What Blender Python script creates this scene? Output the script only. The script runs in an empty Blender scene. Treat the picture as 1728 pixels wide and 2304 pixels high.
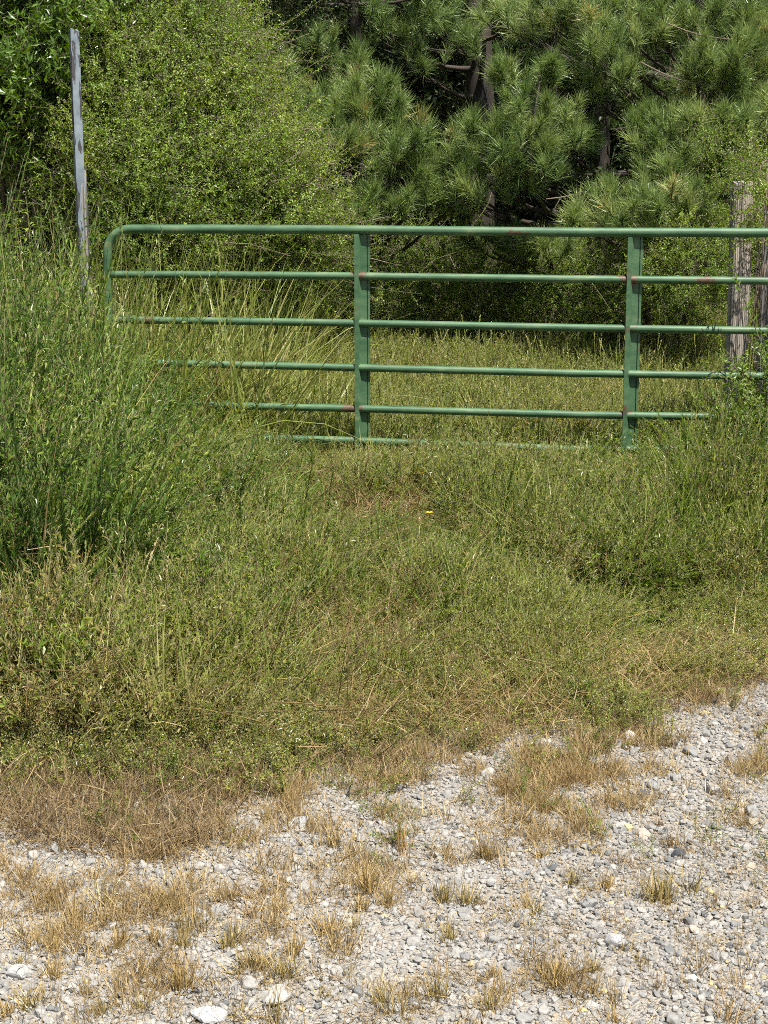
import bpy, bmesh, math, random
import numpy as np
from mathutils import Vector, Matrix, Euler, noise as mnoise

R = math.radians
rng = np.random.default_rng(7)
random.seed(7)
scene = bpy.context.scene
col = scene.collection

# ------------------------------------------------------------------ camera
FPX = 3400.0                     # focal length in pixels of the 1728 x 2304 photograph
PITCH = math.atan(629.0 / FPX)
EYE = Vector((0.0, 0.0, 1.6))
cd = bpy.data.cameras.new('camera')
cam = bpy.data.objects.new('camera', cd)
col.objects.link(cam)
cd.sensor_fit = 'VERTICAL'
cd.sensor_height = 24.0
cd.lens = 24.0 * FPX / 2304.0
cd.clip_start = 0.05
cd.clip_end = 2000.0
cam.location = EYE
cam.rotation_euler = (R(90) - PITCH, 0, 0)
scene.camera = cam

# ------------------------------------------------------------------ light
SUN_DIR = Vector((0.24, -0.38, 0.89)).normalized()      # towards the sun
world = bpy.data.worlds.new('World')
scene.world = world
world.use_nodes = True
wn = world.node_tree
bg = wn.nodes['Background']
sky = wn.nodes.new('ShaderNodeTexSky')
sky.sky_type = 'NISHITA'
sky.sun_disc = False
sky.sun_elevation = math.asin(SUN_DIR.z)
sky.sun_rotation = math.atan2(SUN_DIR.x, SUN_DIR.y)
wn.links.new(sky.outputs[0], bg.inputs[0])
bg.inputs[1].default_value = 0.05
sl = bpy.data.lights.new('sun', 'SUN')
sl.energy = 5.0
sl.angle = R(0.5)
sl.color = (1.0, 0.955, 0.88)
so = bpy.data.objects.new('sun', sl)
col.objects.link(so)
so.rotation_euler = SUN_DIR.to_track_quat('Z', 'Y').to_euler()
so.location = (4, -4, 14)
scene.view_settings.view_transform = 'Standard'
scene.view_settings.look = 'None'
scene.view_settings.gamma = 1.0
scene.view_settings.exposure = 0.95
scene.view_settings.use_curve_mapping = False
scene.render.engine = 'CYCLES'
cy = scene.cycles
cy.max_bounces = 3
cy.diffuse_bounces = 1
cy.use_adaptive_sampling = True
cy.adaptive_threshold = 0.08
cy.adaptive_min_samples = 20
cy.glossy_bounces = 2
cy.transmission_bounces = 2
cy.transparent_max_bounces = 4
cy.use_denoising = False
cy.filter_width = 1.0

# ------------------------------------------------------------------ layout helpers
K_ = 1.0416
SA, CA = math.sin(PITCH), math.cos(PITCH)
def ray(px, py):
    a, b = (px - 864.0) / FPX, (1152.0 - py) / FPX
    return Vector((a, CA + b * SA, -SA + b * CA))
def atY(px, py, Y):
    d = ray(px, py)
    return EYE + d * (Y / d.y)
def ground_from(px, py):
    d = ray(px, py)
    z = 0.0
    for _ in range(12):
        t = (z - EYE.z) / d.z
        p = EYE + d * t
        z = gz(p.x, p.y)
    return Vector((p.x, p.y, z))
def to_px(x, y, z):
    x = np.asarray(x, float); y = np.asarray(y, float); z = np.asarray(z, float) - EYE.z
    depth = y * CA - z * SA
    up = y * SA + z * CA
    return 864.0 + FPX * x / depth, 1152.0 - FPX * up / depth
def sstep(a, b, x):
    t = np.clip((np.asarray(x, float) - a) / (b - a), 0, 1)
    return t * t * (3 - 2 * t)
def vnoise(x, y, s=1.0, seed=0.0):
    """cheap smooth value noise, vectorised, 0..1"""
    x = np.asarray(x, float) * s + seed * 17.13; y = np.asarray(y, float) * s + seed * 9.71
    xi, yi = np.floor(x), np.floor(y)
    fx, fy = x - xi, y - yi
    fx = fx * fx * (3 - 2 * fx); fy = fy * fy * (3 - 2 * fy)
    def h(a, b):
        v = np.sin(a * 127.1 + b * 311.7 + seed * 3.3) * 43758.5453
        return v - np.floor(v)
    return (h(xi, yi) * (1 - fx) + h(xi + 1, yi) * fx) * (1 - fy) + (h(xi, yi + 1) * (1 - fx) + h(xi + 1, yi + 1) * fx) * fy
def gz(x, y):
    z = 0.17 * sstep(4.6, 8.2, y) + 0.42 * sstep(8.9, 13.5, y) + 0.10 * sstep(0.5, 3.0, -np.asarray(x, float)) * sstep(5, 8, y)
    z = z + 0.025 * (vnoise(x, y, 1.3, 1) - 0.5) + 0.008 * (vnoise(x, y, 6.0, 2) - 0.5)
    return z if np.ndim(z) else float(z)

# ------------------------------------------------------------------ objects helpers
def tag(o, label=None, cat=None, group=None, kind=None):
    if label: o['label'] = label
    if cat: o['category'] = cat
    if group: o['group'] = group
    if kind: o['kind'] = kind
    return o
def empty(name, loc=(0, 0, 0), rz=0.0):
    o = bpy.data.objects.new(name, None)
    o.empty_display_size = 0.1
    col.objects.link(o)
    o.location = loc
    o.rotation_euler = (0, 0, rz)
    return o

class MB:
    def __init__(s):
        s.v = []; s.f = []; s.r = []; s.m = []; s.smooth = []
    def quadstrip(s, left, right, r, m=0, sm=True):
        n = len(s.v)
        k = len(left)
        for a, b in zip(left, right):
            s.v.append(tuple(a)); s.v.append(tuple(b)); s.r += [r, r]
        for i in range(k - 1):
            s.f.append((n + 2 * i, n + 2 * i + 1, n + 2 * i + 3, n + 2 * i + 2)); s.m.append(m); s.smooth.append(sm)
    def poly(s, pts, r=0.5, m=0, sm=False):
        n = len(s.v)
        for p in pts: s.v.append(tuple(p)); s.r.append(r)
        s.f.append(tuple(range(n, n + len(pts)))); s.m.append(m); s.smooth.append(sm)
    def blade(s, base, d, L, W, droop, segs, r, m=0):
        """a grass blade / needle: ribbon that curves downwards and tapers to a point"""
        d = Vector(d).normalized()
        side = d.cross(Vector((0, 0, 1)))
        if side.length < 1e-3: side = Vector((1, 0, 0))
        side.normalize()
        side = Matrix.Rotation(random.uniform(-1.2, 1.2), 3, d) @ side
        p = Vector(base)
        n = len(s.v)
        for i in range(segs + 1):
            t = i / segs
            w = W * 0.5 * (1 - t ** 1.8) * (0.65 + 0.7 * min(t * 3, 1) * 0.5)
            if i == segs:
                s.v.append(tuple(p)); s.r.append(r)
            else:
                s.v.append(tuple(p - side * w)); s.v.append(tuple(p + side * w)); s.r += [r, r]
            d = (d + Vector((0, 0, -1)) * droop / segs).normalized()
            p = p + d * (L / segs)
        for i in range(segs - 1):
            s.f.append((n + 2 * i, n + 2 * i + 1, n + 2 * i + 3, n + 2 * i + 2)); s.m.append(m); s.smooth.append(True)
        s.f.append((n + 2 * segs - 2, n + 2 * segs - 1, n + 2 * segs)); s.m.append(m); s.smooth.append(True)
    def leaf(s, base, d, up, L, W, r, m=0, fold=0.25, curl=0.15, simple=False):
        d = Vector(d).normalized(); up = Vector(up)
        side = d.cross(up)
        if side.length < 1e-3: side = d.orthogonal()
        side.normalize(); nn = side.cross(d).normalized()
        b = Vector(base)
        mid = b + d * L * 0.45
        tip = b + d * L - nn * L * curl
        n = len(s.v)
        if simple:
            for p in (b, mid - side * W * .5 + nn * W * fold, tip, mid + side * W * .5 + nn * W * fold):
                s.v.append(tuple(p)); s.r.append(r)
            for f in ((n, n + 1, n + 2), (n, n + 2, n + 3)):
                s.f.append(f); s.m.append(m); s.smooth.append(False)
            return
        for p in (b, mid - side * W * .5 + nn * W * fold, mid, mid + side * W * .5 + nn * W * fold, tip):
            s.v.append(tuple(p)); s.r.append(r)
        for f in ((n, n + 1, n + 2), (n, n + 2, n + 3), (n + 1, n + 4, n + 2), (n + 2, n + 4, n + 3)):
            s.f.append(f); s.m.append(m); s.smooth.append(False)
    def tube(s, pts, rad, sides=6, r=0.5, m=0, cap=True):
        n0 = len(s.v)
        pts = [Vector(p) for p in pts]
        if not hasattr(rad, '__len__'): rad = [rad] * len(pts)
        ref = None
        for i, p in enumerate(pts):
            if i == 0: t = pts[1] - p
            elif i == len(pts) - 1: t = p - pts[i - 1]
            else: t = pts[i + 1] - pts[i - 1]
            t.normalize()
            if ref is None:
                ref = t.orthogonal().normalized()
            ref = (ref - t * ref.dot(t))
            if ref.length < 1e-5: ref = t.orthogonal()
            ref.normalize()
            bi = t.cross(ref)
            for k in range(sides):
                a = 2 * math.pi * k / sides
                s.v.append(tuple(p + (ref * math.cos(a) + bi * math.sin(a)) * rad[i])); s.r.append(r)
        for i in range(len(pts) - 1):
            for k in range(sides):
                a = n0 + i * sides + k; b = n0 + i * sides + (k + 1) % sides
                s.f.append((a, b, b + sides, a + sides)); s.m.append(m); s.smooth.append(True)
        if cap:
            s.f.append(tuple(n0 + k for k in range(sides))[::-1]); s.m.append(m); s.smooth.append(False)
            e = n0 + (len(pts) - 1) * sides
            s.f.append(tuple(e + k for k in range(sides))); s.m.append(m); s.smooth.append(False)
    def mesh(s, name, mats):
        me = bpy.data.meshes.new(name)
        me.from_pydata(s.v, [], s.f)
        at = me.attributes.new('rnd', 'FLOAT', 'POINT')
        at.data.foreach_set('value', np.array(s.r, np.float32))
        for m in (mats if isinstance(mats, (list, tuple)) else [mats]): me.materials.append(m)
        me.polygons.foreach_set('material_index', np.array(s.m, np.int32))
        me.polygons.foreach_set('use_smooth', np.array(s.smooth, bool))
        me.update()
        return me
    def build(s, name, mats, parent=None):
        o = bpy.data.objects.new(name, s.mesh(name, mats))
        col.objects.link(o)
        if parent: o.parent = parent
        return o
def template(name, mb, mats):
    """a mesh kept out of the scene, used as the source of scattered copies"""
    return bpy.data.objects.new(name, mb.mesh(name, mats))

_groups = {}
def scatter_group(temps):
    key = tuple(t.name for t in temps)
    if key in _groups: return _groups[key]
    g = bpy.data.node_groups.new('scatter', 'GeometryNodeTree')
    g.interface.new_socket('Geometry', in_out='INPUT', socket_type='NodeSocketGeometry')
    g.interface.new_socket('Geometry', in_out='OUTPUT', socket_type='NodeSocketGeometry')
    N, L = g.nodes, g.links
    gi, go = N.new('NodeGroupInput'), N.new('NodeGroupOutput')
    ins = N.new('GeometryNodeInstanceOnPoints')
    join = N.new('GeometryNodeJoinGeometry')
    for t in reversed(temps):
        oi = N.new('GeometryNodeObjectInfo')
        oi.inputs['Object'].default_value = t
        oi.inputs['As Instance'].default_value = False
        ti = N.new('GeometryNodeGeometryToInstance')
        L.new(oi.outputs['Geometry'], ti.inputs[0])
        L.new(ti.outputs[0], join.inputs[0])
    def attr(name, typ):
        n = N.new('GeometryNodeInputNamedAttribute')
        n.data_type = typ
        n.inputs['Name'].default_value = name
        return n.outputs['Attribute']
    e2r = N.new('FunctionNodeEulerToRotation')
    L.new(attr('rot', 'FLOAT_VECTOR'), e2r.inputs[0])
    L.new(gi.outputs[0], ins.inputs['Points'])
    L.new(join.outputs[0], ins.inputs['Instance'])
    ins.inputs['Pick Instance'].default_value = True
    L.new(attr('idx', 'INT'), ins.inputs['Instance Index'])
    L.new(e2r.outputs[0], ins.inputs['Rotation'])
    L.new(attr('scl', 'FLOAT_VECTOR'), ins.inputs['Scale'])
    L.new(ins.outputs[0], go.inputs[0])
    _groups[key] = g
    return g
def scatter(name, pts, rot, scl, tint, temps, parent=None, idx=None):
    pts = np.asarray(pts, np.float32).reshape(-1, 3); n = len(pts)
    me = bpy.data.meshes.new(name)
    me.vertices.add(n)
    me.vertices.foreach_set('co', pts.ravel())
    def put(nm, typ, arr, key='value'):
        a = me.attributes.new(nm, typ, 'POINT')
        a.data.foreach_set(key, np.ascontiguousarray(arr).ravel())
    put('rot', 'FLOAT_VECTOR', np.asarray(rot, np.float32), 'vector')
    scl = np.asarray(scl, np.float32)
    if scl.ndim == 1: scl = np.repeat(scl[:, None], 3, 1)
    put('scl', 'FLOAT_VECTOR', scl, 'vector')
    put('idx', 'INT', (rng.integers(0, len(temps), n) if idx is None else np.asarray(idx)).astype(np.int32))
    put('tint', 'FLOAT', np.asarray(tint, np.float32))
    me.update()
    for m in temps[0].data.materials: me.materials.append(m)
    o = bpy.data.objects.new(name, me)
    col.objects.link(o)
    if parent is not None: o.parent = parent
    md = o.modifiers.new('scatter', 'NODES')
    md.node_group = scatter_group(temps)
    return o
def rot_to(dirs, spin=None):
    """euler angles that turn +Z to each direction"""
    out = np.zeros((len(dirs), 3), np.float32)
    for i, d in enumerate(dirs):
        q = Vector(d).to_track_quat('Z', 'Y')
        a = random.uniform(0, 6.283) if spin is None else spin
        q = q @ Euler((0, 0, a)).to_quaternion()
        e = q.to_euler()
        out[i] = (e.x, e.y, e.z)
    return out
def rand_rot(n, tilt=0.25):
    return np.stack([rng.normal(0, tilt, n), rng.normal(0, tilt, n), rng.uniform(0, 6.283, n)], 1)

# ------------------------------------------------------------------ materials
def new_mat(name):
    m = bpy.data.materials.new(name)
    m.use_nodes = True
    nt = m.node_tree
    return m, nt, nt.nodes['Principled BSDF'], nt.nodes['Material Output']
def ramp(nt, stops, interp='LINEAR'):
    n = nt.nodes.new('ShaderNodeValToRGB')
    n.color_ramp.interpolation = interp
    els = n.color_ramp.elements
    while len(els) < len(stops): els.new(0.5)
    for e, (p, c) in zip(els, stops):
        e.position = p; e.color = (*c, 1)
    return n
def tinted(nt, w_inst=0.6, w_leaf=0.55):
    a = nt.nodes.new('ShaderNodeAttribute'); a.attribute_type = 'INSTANCER'; a.attribute_name = 'tint'
    b = nt.nodes.new('ShaderNodeAttribute'); b.attribute_type = 'GEOMETRY'; b.attribute_name = 'rnd'
    m = nt.nodes.new('ShaderNodeMath'); m.operation = 'MULTIPLY'; m.inputs[1].default_value = w_inst
    nt.links.new(a.outputs['Fac'], m.inputs[0])
    m2 = nt.nodes.new('ShaderNodeMath'); m2.operation = 'MULTIPLY_ADD'; m2.inputs[1].default_value = w_leaf
    nt.links.new(b.outputs['Fac'], m2.inputs[0]); nt.links.new(m.outputs[0], m2.inputs[2])
    return m2.outputs[0]
def leaf_mat(name, stops, rough=0.45, trans=0.3, spec=0.5, wi=0.6, wl=0.45):
    m, nt, p, out = new_mat(name)
    rp = ramp(nt, stops)
    nt.links.new(tinted(nt, wi, wl), rp.inputs[0])
    nt.links.new(rp.outputs[0], p.inputs['Base Color'])
    p.inputs['Roughness'].default_value = rough
    p.inputs['Specular IOR Level'].default_value = spec
    tr = nt.nodes.new('ShaderNodeBsdfTranslucent')
    hs = nt.nodes.new('ShaderNodeHueSaturation'); hs.inputs['Saturation'].default_value = 1.15; hs.inputs['Value'].default_value = 1.5; hs.inputs['Hue'].default_value = 0.49
    nt.links.new(rp.outputs[0], hs.inputs['Color']); nt.links.new(hs.outputs[0], tr.inputs[0])
    mx = nt.nodes.new('ShaderNodeMixShader'); mx.inputs[0].default_value = trans
    nt.links.new(p.outputs[0], mx.inputs[1]); nt.links.new(tr.outputs[0], mx.inputs[2])
    nt.links.new(mx.outputs[0], out.inputs[0])
    return m
M = {}
M['weed'] = leaf_mat('weed_leaf', [(0, (.05, .11, .012)), (.35, (.13, .21, .028)), (.65, (.26, .33, .06)), (.88, (.40, .39, .12)), (1, (.45, .36, .17))], .38, .32)
M['grass'] = leaf_mat('green_grass', [(0, (.07, .13, .02)), (.4, (.16, .22, .04)), (.7, (.29, .32, .085)), (.9, (.42, .38, .15)), (1, (.48, .38, .20))], .42, .28)
M['meadow'] = leaf_mat('meadow_leaf', [(0, (.045, .095, .012)), (.3, (.13, .19, .028)), (.6, (.27, .315, .055)), (.82, (.38, .34, .11)), (1, (.38, .27, .14))], .36, .3)
M['straw'] = leaf_mat('dry_straw', [(0, (.12, .08, .03)), (.3, (.24, .165, .065)), (.65, (.39, .28, .12)), (1, (.54, .42, .22))], .5, .15)
M['deadbrown'] = leaf_mat('dead_weed', [(0, (.07, .045, .02)), (.4, (.17, .115, .05)), (.75, (.29, .205, .095)), (1, (.44, .34, .18))], .6, .1)
M['shrub'] = leaf_mat('shrub_leaf', [(0, (.05, .105, .012)), (.4, (.13, .22, .024)), (.75, (.25, .35, .045)), (1, (.38, .42, .08))], .4, .35, .5)
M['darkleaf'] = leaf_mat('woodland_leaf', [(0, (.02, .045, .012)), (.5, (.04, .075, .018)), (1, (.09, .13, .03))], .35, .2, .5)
M['longleaf'] = leaf_mat('long_leaf', [(0, (.05, .10, .015)), (.5, (.10, .18, .022)), (1, (.20, .28, .045))], .3, .35, .6)
M['goldenrod'] = leaf_mat('goldenrod_leaf', [(0, (.07, .14, .02)), (.4, (.13, .22, .03)), (.75, (.23, .31, .05)), (1, (.36, .38, .10))], .4, .35)
M['bluegreen'] = leaf_mat('bluegreen_leaf', [(0, (.025, .06, .010)), (.4, (.075, .15, .024)), (.72, (.22, .31, .05)), (1, (.46, .49, .15))], .38, .25)
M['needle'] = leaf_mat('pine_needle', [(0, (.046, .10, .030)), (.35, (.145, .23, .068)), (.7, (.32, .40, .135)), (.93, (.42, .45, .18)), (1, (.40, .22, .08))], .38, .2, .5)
M['flower'] = leaf_mat('yellow_flower', [(0, (.65, .45, .03)), (1, (.8, .65, .08))], .6, .2)
def stem_mat(name, c0, c1, scale=30):
    m, nt, p, out = new_mat(name)
    n = nt.nodes.new('ShaderNodeTexNoise'); n.inputs['Scale'].default_value = scale; n.inputs['Detail'].default_value = 4
    rp = ramp(nt, [(.3, c0), (.7, c1)])
    nt.links.new(n.outputs[0], rp.inputs[0]); nt.links.new(rp.outputs[0], p.inputs['Base Color'])
    p.inputs['Roughness'].default_value = .75
    b = nt.nodes.new('ShaderNodeBump'); b.inputs['Strength'].default_value = .5; b.inputs['Distance'].default_value = .01
    nt.links.new(n.outputs[0], b.inputs['Height']); nt.links.new(b.outputs[0], p.inputs['Normal'])
    return m
M['stem'] = stem_mat('green_stem', (.10, .12, .04), (.22, .18, .09))
M['twig'] = stem_mat('twig_bark', (.09, .065, .045), (.24, .19, .14), 40)
M['bark'] = stem_mat('pine_bark', (.018, .014, .011), (.07, .052, .04), 14)  # bark darkened in colour to stand in for shade on the trunks
M['twig_pale'] = stem_mat('pale_twig', (.13, .10, .06), (.36, .29, .20), 30)
M['redstem'] = stem_mat('brown_stem', (.09, .05, .03), (.18, .11, .06))

def stone_mat():
    m, nt, p, out = new_mat('limestone')
    a = nt.nodes.new('ShaderNodeAttribute'); a.attribute_type = 'INSTANCER'; a.attribute_name = 'tint'
    rp = ramp(nt, [(0, (.075, .08, .085)), (.06, (.14, .145, .145)), (.25, (.24, .236, .225)), (.5, (.33, .318, .293)), (.72, (.385, .368, .338)), (.9, (.43, .41, .375)), (.945, (.39, .33, .27)), (.965, (.34, .28, .22)), (.985, (.46, .38, .19)), (1, (.50, .42, .22))])
    nt.links.new(a.outputs['Fac'], rp.inputs[0])
    tc = nt.nodes.new('ShaderNodeTexCoord')
    n = nt.nodes.new('ShaderNodeTexNoise'); n.inputs['Scale'].default_value = 3.0; n.inputs['Detail'].default_value = 6; n.inputs['Roughness'].default_value = .7
    nt.links.new(tc.outputs['Object'], n.inputs['Vector'])
    mr = nt.nodes.new('ShaderNodeMapRange'); mr.inputs[1].default_value = .25; mr.inputs[2].default_value = .75; mr.inputs[3].default_value = .72; mr.inputs[4].default_value = 1.2
    nt.links.new(n.outputs[0], mr.inputs[0])
    mx = nt.nodes.new('ShaderNodeVectorMath'); mx.operation = 'SCALE'
    nt.links.new(rp.outputs[0], mx.inputs[0]); nt.links.new(mr.outputs[0], mx.inputs['Scale'])
    nt.links.new(mx.outputs[0], p.inputs['Base Color'])
    b = nt.nodes.new('ShaderNodeBump'); b.inputs['Strength'].default_value = .6; b.inputs['Distance'].default_value = .004
    nt.links.new(n.outputs[0], b.inputs['Height']); nt.links.new(b.outputs[0], p.inputs['Normal'])
    p.inputs['Roughness'].default_value = .85
    return m
M['stone'] = stone_mat()

def ground_mat():
    m, nt, p, out = new_mat('soil_and_grit')
    geo = nt.nodes.new('ShaderNodeNewGeometry')
    at = nt.nodes.new('ShaderNodeAttribute'); at.attribute_name = 'soil'
    n1 = nt.nodes.new('ShaderNodeTexNoise'); n1.inputs['Scale'].default_value = 120; n1.inputs['Detail'].default_value = 5
    v = nt.nodes.new('ShaderNodeTexVoronoi'); v.inputs['Scale'].default_value = 160
    for x in (n1, v): nt.links.new(geo.outputs['Position'], x.inputs['Vector'])
    grit = ramp(nt, [(.25, (.20, .175, .14)), (.5, (.31, .28, .235)), (.8, (.42, .385, .335))])
    soil = ramp(nt, [(.3, (.06, .045, .028)), (.7, (.15, .11, .065))])
    nt.links.new(n1.outputs[0], grit.inputs[0]); nt.links.new(n1.outputs[0], soil.inputs[0])
    mix = nt.nodes.new('ShaderNodeMix'); mix.data_type = 'RGBA'
    nt.links.new(at.outputs['Fac'], mix.inputs['Factor']); nt.links.new(grit.outputs[0], mix.inputs['A']); nt.links.new(soil.outputs[0], mix.inputs['B'])
    nt.links.new(mix.outputs['Result'], p.inputs['Base Color'])
    b = nt.nodes.new('ShaderNodeBump'); b.inputs['Strength'].default_value = .9; b.inputs['Distance'].default_value = .006
    nt.links.new(v.outputs['Distance'], b.inputs['Height']); nt.links.new(b.outputs[0], p.inputs['Normal'])
    p.inputs['Roughness'].default_value = .95
    return m
M['ground'] = ground_mat()

def paint_mat():
    m, nt, p, out = new_mat('green_gate_paint')
    tc = nt.nodes.new('ShaderNodeTexCoord')
    def noise(s, d, vec=None, sc=None):
        n = nt.nodes.new('ShaderNodeTexNoise'); n.inputs['Scale'].default_value = s; n.inputs['Detail'].default_value = d; n.inputs['Roughness'].default_value = .65
        if sc:
            mp = nt.nodes.new('ShaderNodeMapping'); mp.inputs['Scale'].default_value = sc
            nt.links.new(tc.outputs['Object'], mp.inputs[0]); nt.links.new(mp.outputs[0], n.inputs['Vector'])
        else: nt.links.new(tc.outputs['Object'], n.inputs['Vector'])
        return n
    n1 = noise(5, 5, sc=(1, 3, 3)); n2 = noise(3.1, 8, sc=(1, 1.5, 1.5)); n3 = noise(60, 4)
    base = ramp(nt, [(.3, (.030, .078, .036)), (.48, (.056, .125, .058)), (.6, (.082, .155, .074)), (.72, (.17, .215, .11))])
    nt.links.new(n1.outputs[0], base.inputs[0])
    rust = ramp(nt, [(.3, (.05, .03, .02)), (.7, (.16, .095, .06))])
    nt.links.new(n3.outputs[0], rust.inputs[0])
    ru = nt.nodes.new('ShaderNodeAttribute'); ru.attribute_name = 'rnd'
    ad = nt.nodes.new('ShaderNodeMath'); ad.operation = 'ADD'
    nt.links.new(n2.outputs[0], ad.inputs[0]); nt.links.new(ru.outputs['Fac'], ad.inputs[1])
    mask = ramp(nt, [(.615, (0, 0, 0)), (.655, (1, 1, 1))])
    nt.links.new(ad.outputs[0], mask.inputs[0])
    mix = nt.nodes.new('ShaderNodeMix'); mix.data_type = 'RGBA'
    nt.links.new(mask.outputs[0], mix.inputs['Factor']); nt.links.new(base.outputs[0], mix.inputs['A']); nt.links.new(rust.outputs[0], mix.inputs['B'])
    nt.links.new(mix.outputs['Result'], p.inputs['Base Color'])
    p.inputs['Roughness'].default_value = .5
    b = nt.nodes.new('ShaderNodeBump'); b.inputs['Strength'].default_value = .15; b.inputs['Distance'].default_value = .003
    nt.links.new(n3.outputs[0], b.inputs['Height']); nt.links.new(b.outputs[0], p.inputs['Normal'])
    return m
M['paint'] = paint_mat()

def wood_mat(name, c0, c1, c2, sc=(18, 18, 0.8)):
    m, nt, p, out = new_mat(name)
    tc = nt.nodes.new('ShaderNodeTexCoord')
    mp = nt.nodes.new('ShaderNodeMapping'); mp.inputs['Scale'].default_value = sc
    nt.links.new(tc.outputs['Object'], mp.inputs[0])
    n = nt.nodes.new('ShaderNodeTexNoise'); n.inputs['Scale'].default_value = 3; n.inputs['Detail'].default_value = 7; n.inputs['Roughness'].default_value = .7
    w = nt.nodes.new('ShaderNodeTexWave'); w.bands_direction = 'X'; w.inputs['Scale'].default_value = .8; w.inputs['Distortion'].default_value = 3.5; w.inputs['Detail'].default_value = 3
    for q in (n, w): nt.links.new(mp.outputs[0], q.inputs['Vector'])
    ad = nt.nodes.new('ShaderNodeMath'); ad.operation = 'MULTIPLY_ADD'; ad.inputs[1].default_value = .45
    nt.links.new(w.outputs[0], ad.inputs[0])
    h = nt.nodes.new('ShaderNodeMath'); h.operation = 'MULTIPLY'; h.inputs[1].default_value = .65
    nt.links.new(n.outputs[0], h.inputs[0]); nt.links.new(h.outputs[0], ad.inputs[2])
    rp = ramp(nt, [(.22, c0), (.45, c1), (.70, c2)])
    nt.links.new(ad.outputs[0], rp.inputs[0]); nt.links.new(rp.outputs[0], p.inputs['Base Color'])
    b = nt.nodes.new('ShaderNodeBump'); b.inputs['Strength'].default_value = .8; b.inputs['Distance'].default_value = .006
    nt.links.new(ad.outputs[0], b.inputs['Height']); nt.links.new(b.outputs[0], p.inputs['Normal'])
    p.inputs['Roughness'].default_value = .85
    return m
M['wood'] = wood_mat('weathered_post_wood', (.13, .105, .085), (.26, .22, .18), (.38, .335, .28), (34, 34, .5))
M['oldwood'] = wood_mat('grey_post_wood', (.05, .047, .05), (.16, .15, .145), (.27, .25, .235))
def peel_mat():
    m, nt, p, out = new_mat('peeling_blue_grey_paint')
    tc = nt.nodes.new('ShaderNodeTexCoord')
    mp = nt.nodes.new('ShaderNodeMapping'); mp.inputs['Scale'].default_value = (14, 14, 2.6)
    nt.links.new(tc.outputs['Object'], mp.inputs[0])
    n = nt.nodes.new('ShaderNodeTexNoise'); n.inputs['Scale'].default_value = 2.0; n.inputs['Detail'].default_value = 6; n.inputs['Distortion'].default_value = .6
    nt.links.new(mp.outputs[0], n.inputs['Vector'])
    n2 = nt.nodes.new('ShaderNodeTexNoise'); n2.inputs['Scale'].default_value = 18; n2.inputs['Detail'].default_value = 5
    nt.links.new(tc.outputs['Object'], n2.inputs['Vector'])
    paint = ramp(nt, [(.3, (.13, .165, .19)), (.7, (.23, .27, .30))])
    nt.links.new(n2.outputs[0], paint.inputs[0])
    bare = ramp(nt, [(.3, (.03, .03, .04)), (.7, (.08, .07, .07))])
    nt.links.new(n2.outputs[0], bare.inputs[0])
    mask = ramp(nt, [(.52, (0, 0, 0)), (.535, (1, 1, 1))])
    nt.links.new(n.outputs[0], mask.inputs[0])
    mix = nt.nodes.new('ShaderNodeMix'); mix.data_type = 'RGBA'
    nt.links.new(mask.outputs[0], mix.inputs['Factor']); nt.links.new(paint.outputs[0], mix.inputs['A']); nt.links.new(bare.outputs[0], mix.inputs['B'])
    nt.links.new(mix.outputs['Result'], p.inputs['Base Color'])
    b = nt.nodes.new('ShaderNodeBump'); b.inputs['Strength'].default_value = .7; b.inputs['Distance'].default_value = .004; b.invert = True
    nt.links.new(mask.outputs[0], b.inputs['Height']); nt.links.new(b.outputs[0], p.inputs['Normal'])
    p.inputs['Roughness'].default_value = .6
    return m
M['peel'] = peel_mat()
M['deepwood'] = stem_mat('woods_shade_colour', (.012, .02, .008), (.03, .045, .015), 6)  # near-black green: the gloom inside the wood is put into the colour
M['rusty'] = stem_mat('rusty_iron', (.07, .035, .02), (.17, .09, .05), 60)

# ------------------------------------------------------------------ ground
# weed edge, in the photograph's pixels at ground level (weeds above, gravel below)
EDGE = np.array([(-600, 1800), (0, 1740), (230, 1745), (520, 1735), (700, 1715), (870, 1695), (960, 1665), (1150, 1620), (1300, 1605), (1458, 1590), (1600, 1500), (1728, 1450), (2300, 1300)], float)
def edge_y(px): return np.interp(px, EDGE[:, 0], EDGE[:, 1])
def weed_mask(x, y):
    """1 inside the weeds, 0 out on the gravel; soft over a few centimetres"""
    px, py = to_px(x, y, gz(x, y))
    wob = 60 * (vnoise(x, y, 2.3, 5) - .5) + 40 * (vnoise(x, y, 7, 6) - .5)
    return sstep(-55, 55, edge_y(px) + 1.4 * wob - py)

def build_ground():
    xs = np.concatenate([-np.geomspace(4, 400, 24)[::-1], np.linspace(-3.95, 3.95, 160), np.geomspace(4, 400, 24)])
    ys = np.concatenate([-np.geomspace(1, 300, 14)[::-1], np.linspace(-.9, 2.4, 10), np.linspace(2.5, 10, 150), np.linspace(10.1, 20, 50), np.geomspace(20.5, 700, 24)])
    X, Y = np.meshgrid(xs, ys)
    Z = gz(X, Y)
    n, k = X.shape
    me = bpy.data.meshes.new('ground')
    v = np.stack([X, Y, Z], -1).reshape(-1, 3)
    i = np.arange(n * k).reshape(n, k)
    f = np.stack([i[:-1, :-1], i[:-1, 1:], i[1:, 1:], i[1:, :-1]], -1).reshape(-1, 4)
    me.from_pydata(v.tolist(), [], f.tolist())
    a = me.attributes.new('soil', 'FLOAT', 'POINT')
    s = np.where(Y.ravel() > 2, weed_mask(X.ravel(), np.maximum(Y.ravel(), 2)), 0.0)
    a.data.foreach_set('value', s.astype(np.float32))
    me.materials.append(M['ground'])
    me.polygons.foreach_set('use_smooth', np.ones(len(f), bool))
    o = bpy.data.objects.new('ground', me); col.objects.link(o)
    tag(o, kind='structure')
build_ground()

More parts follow.
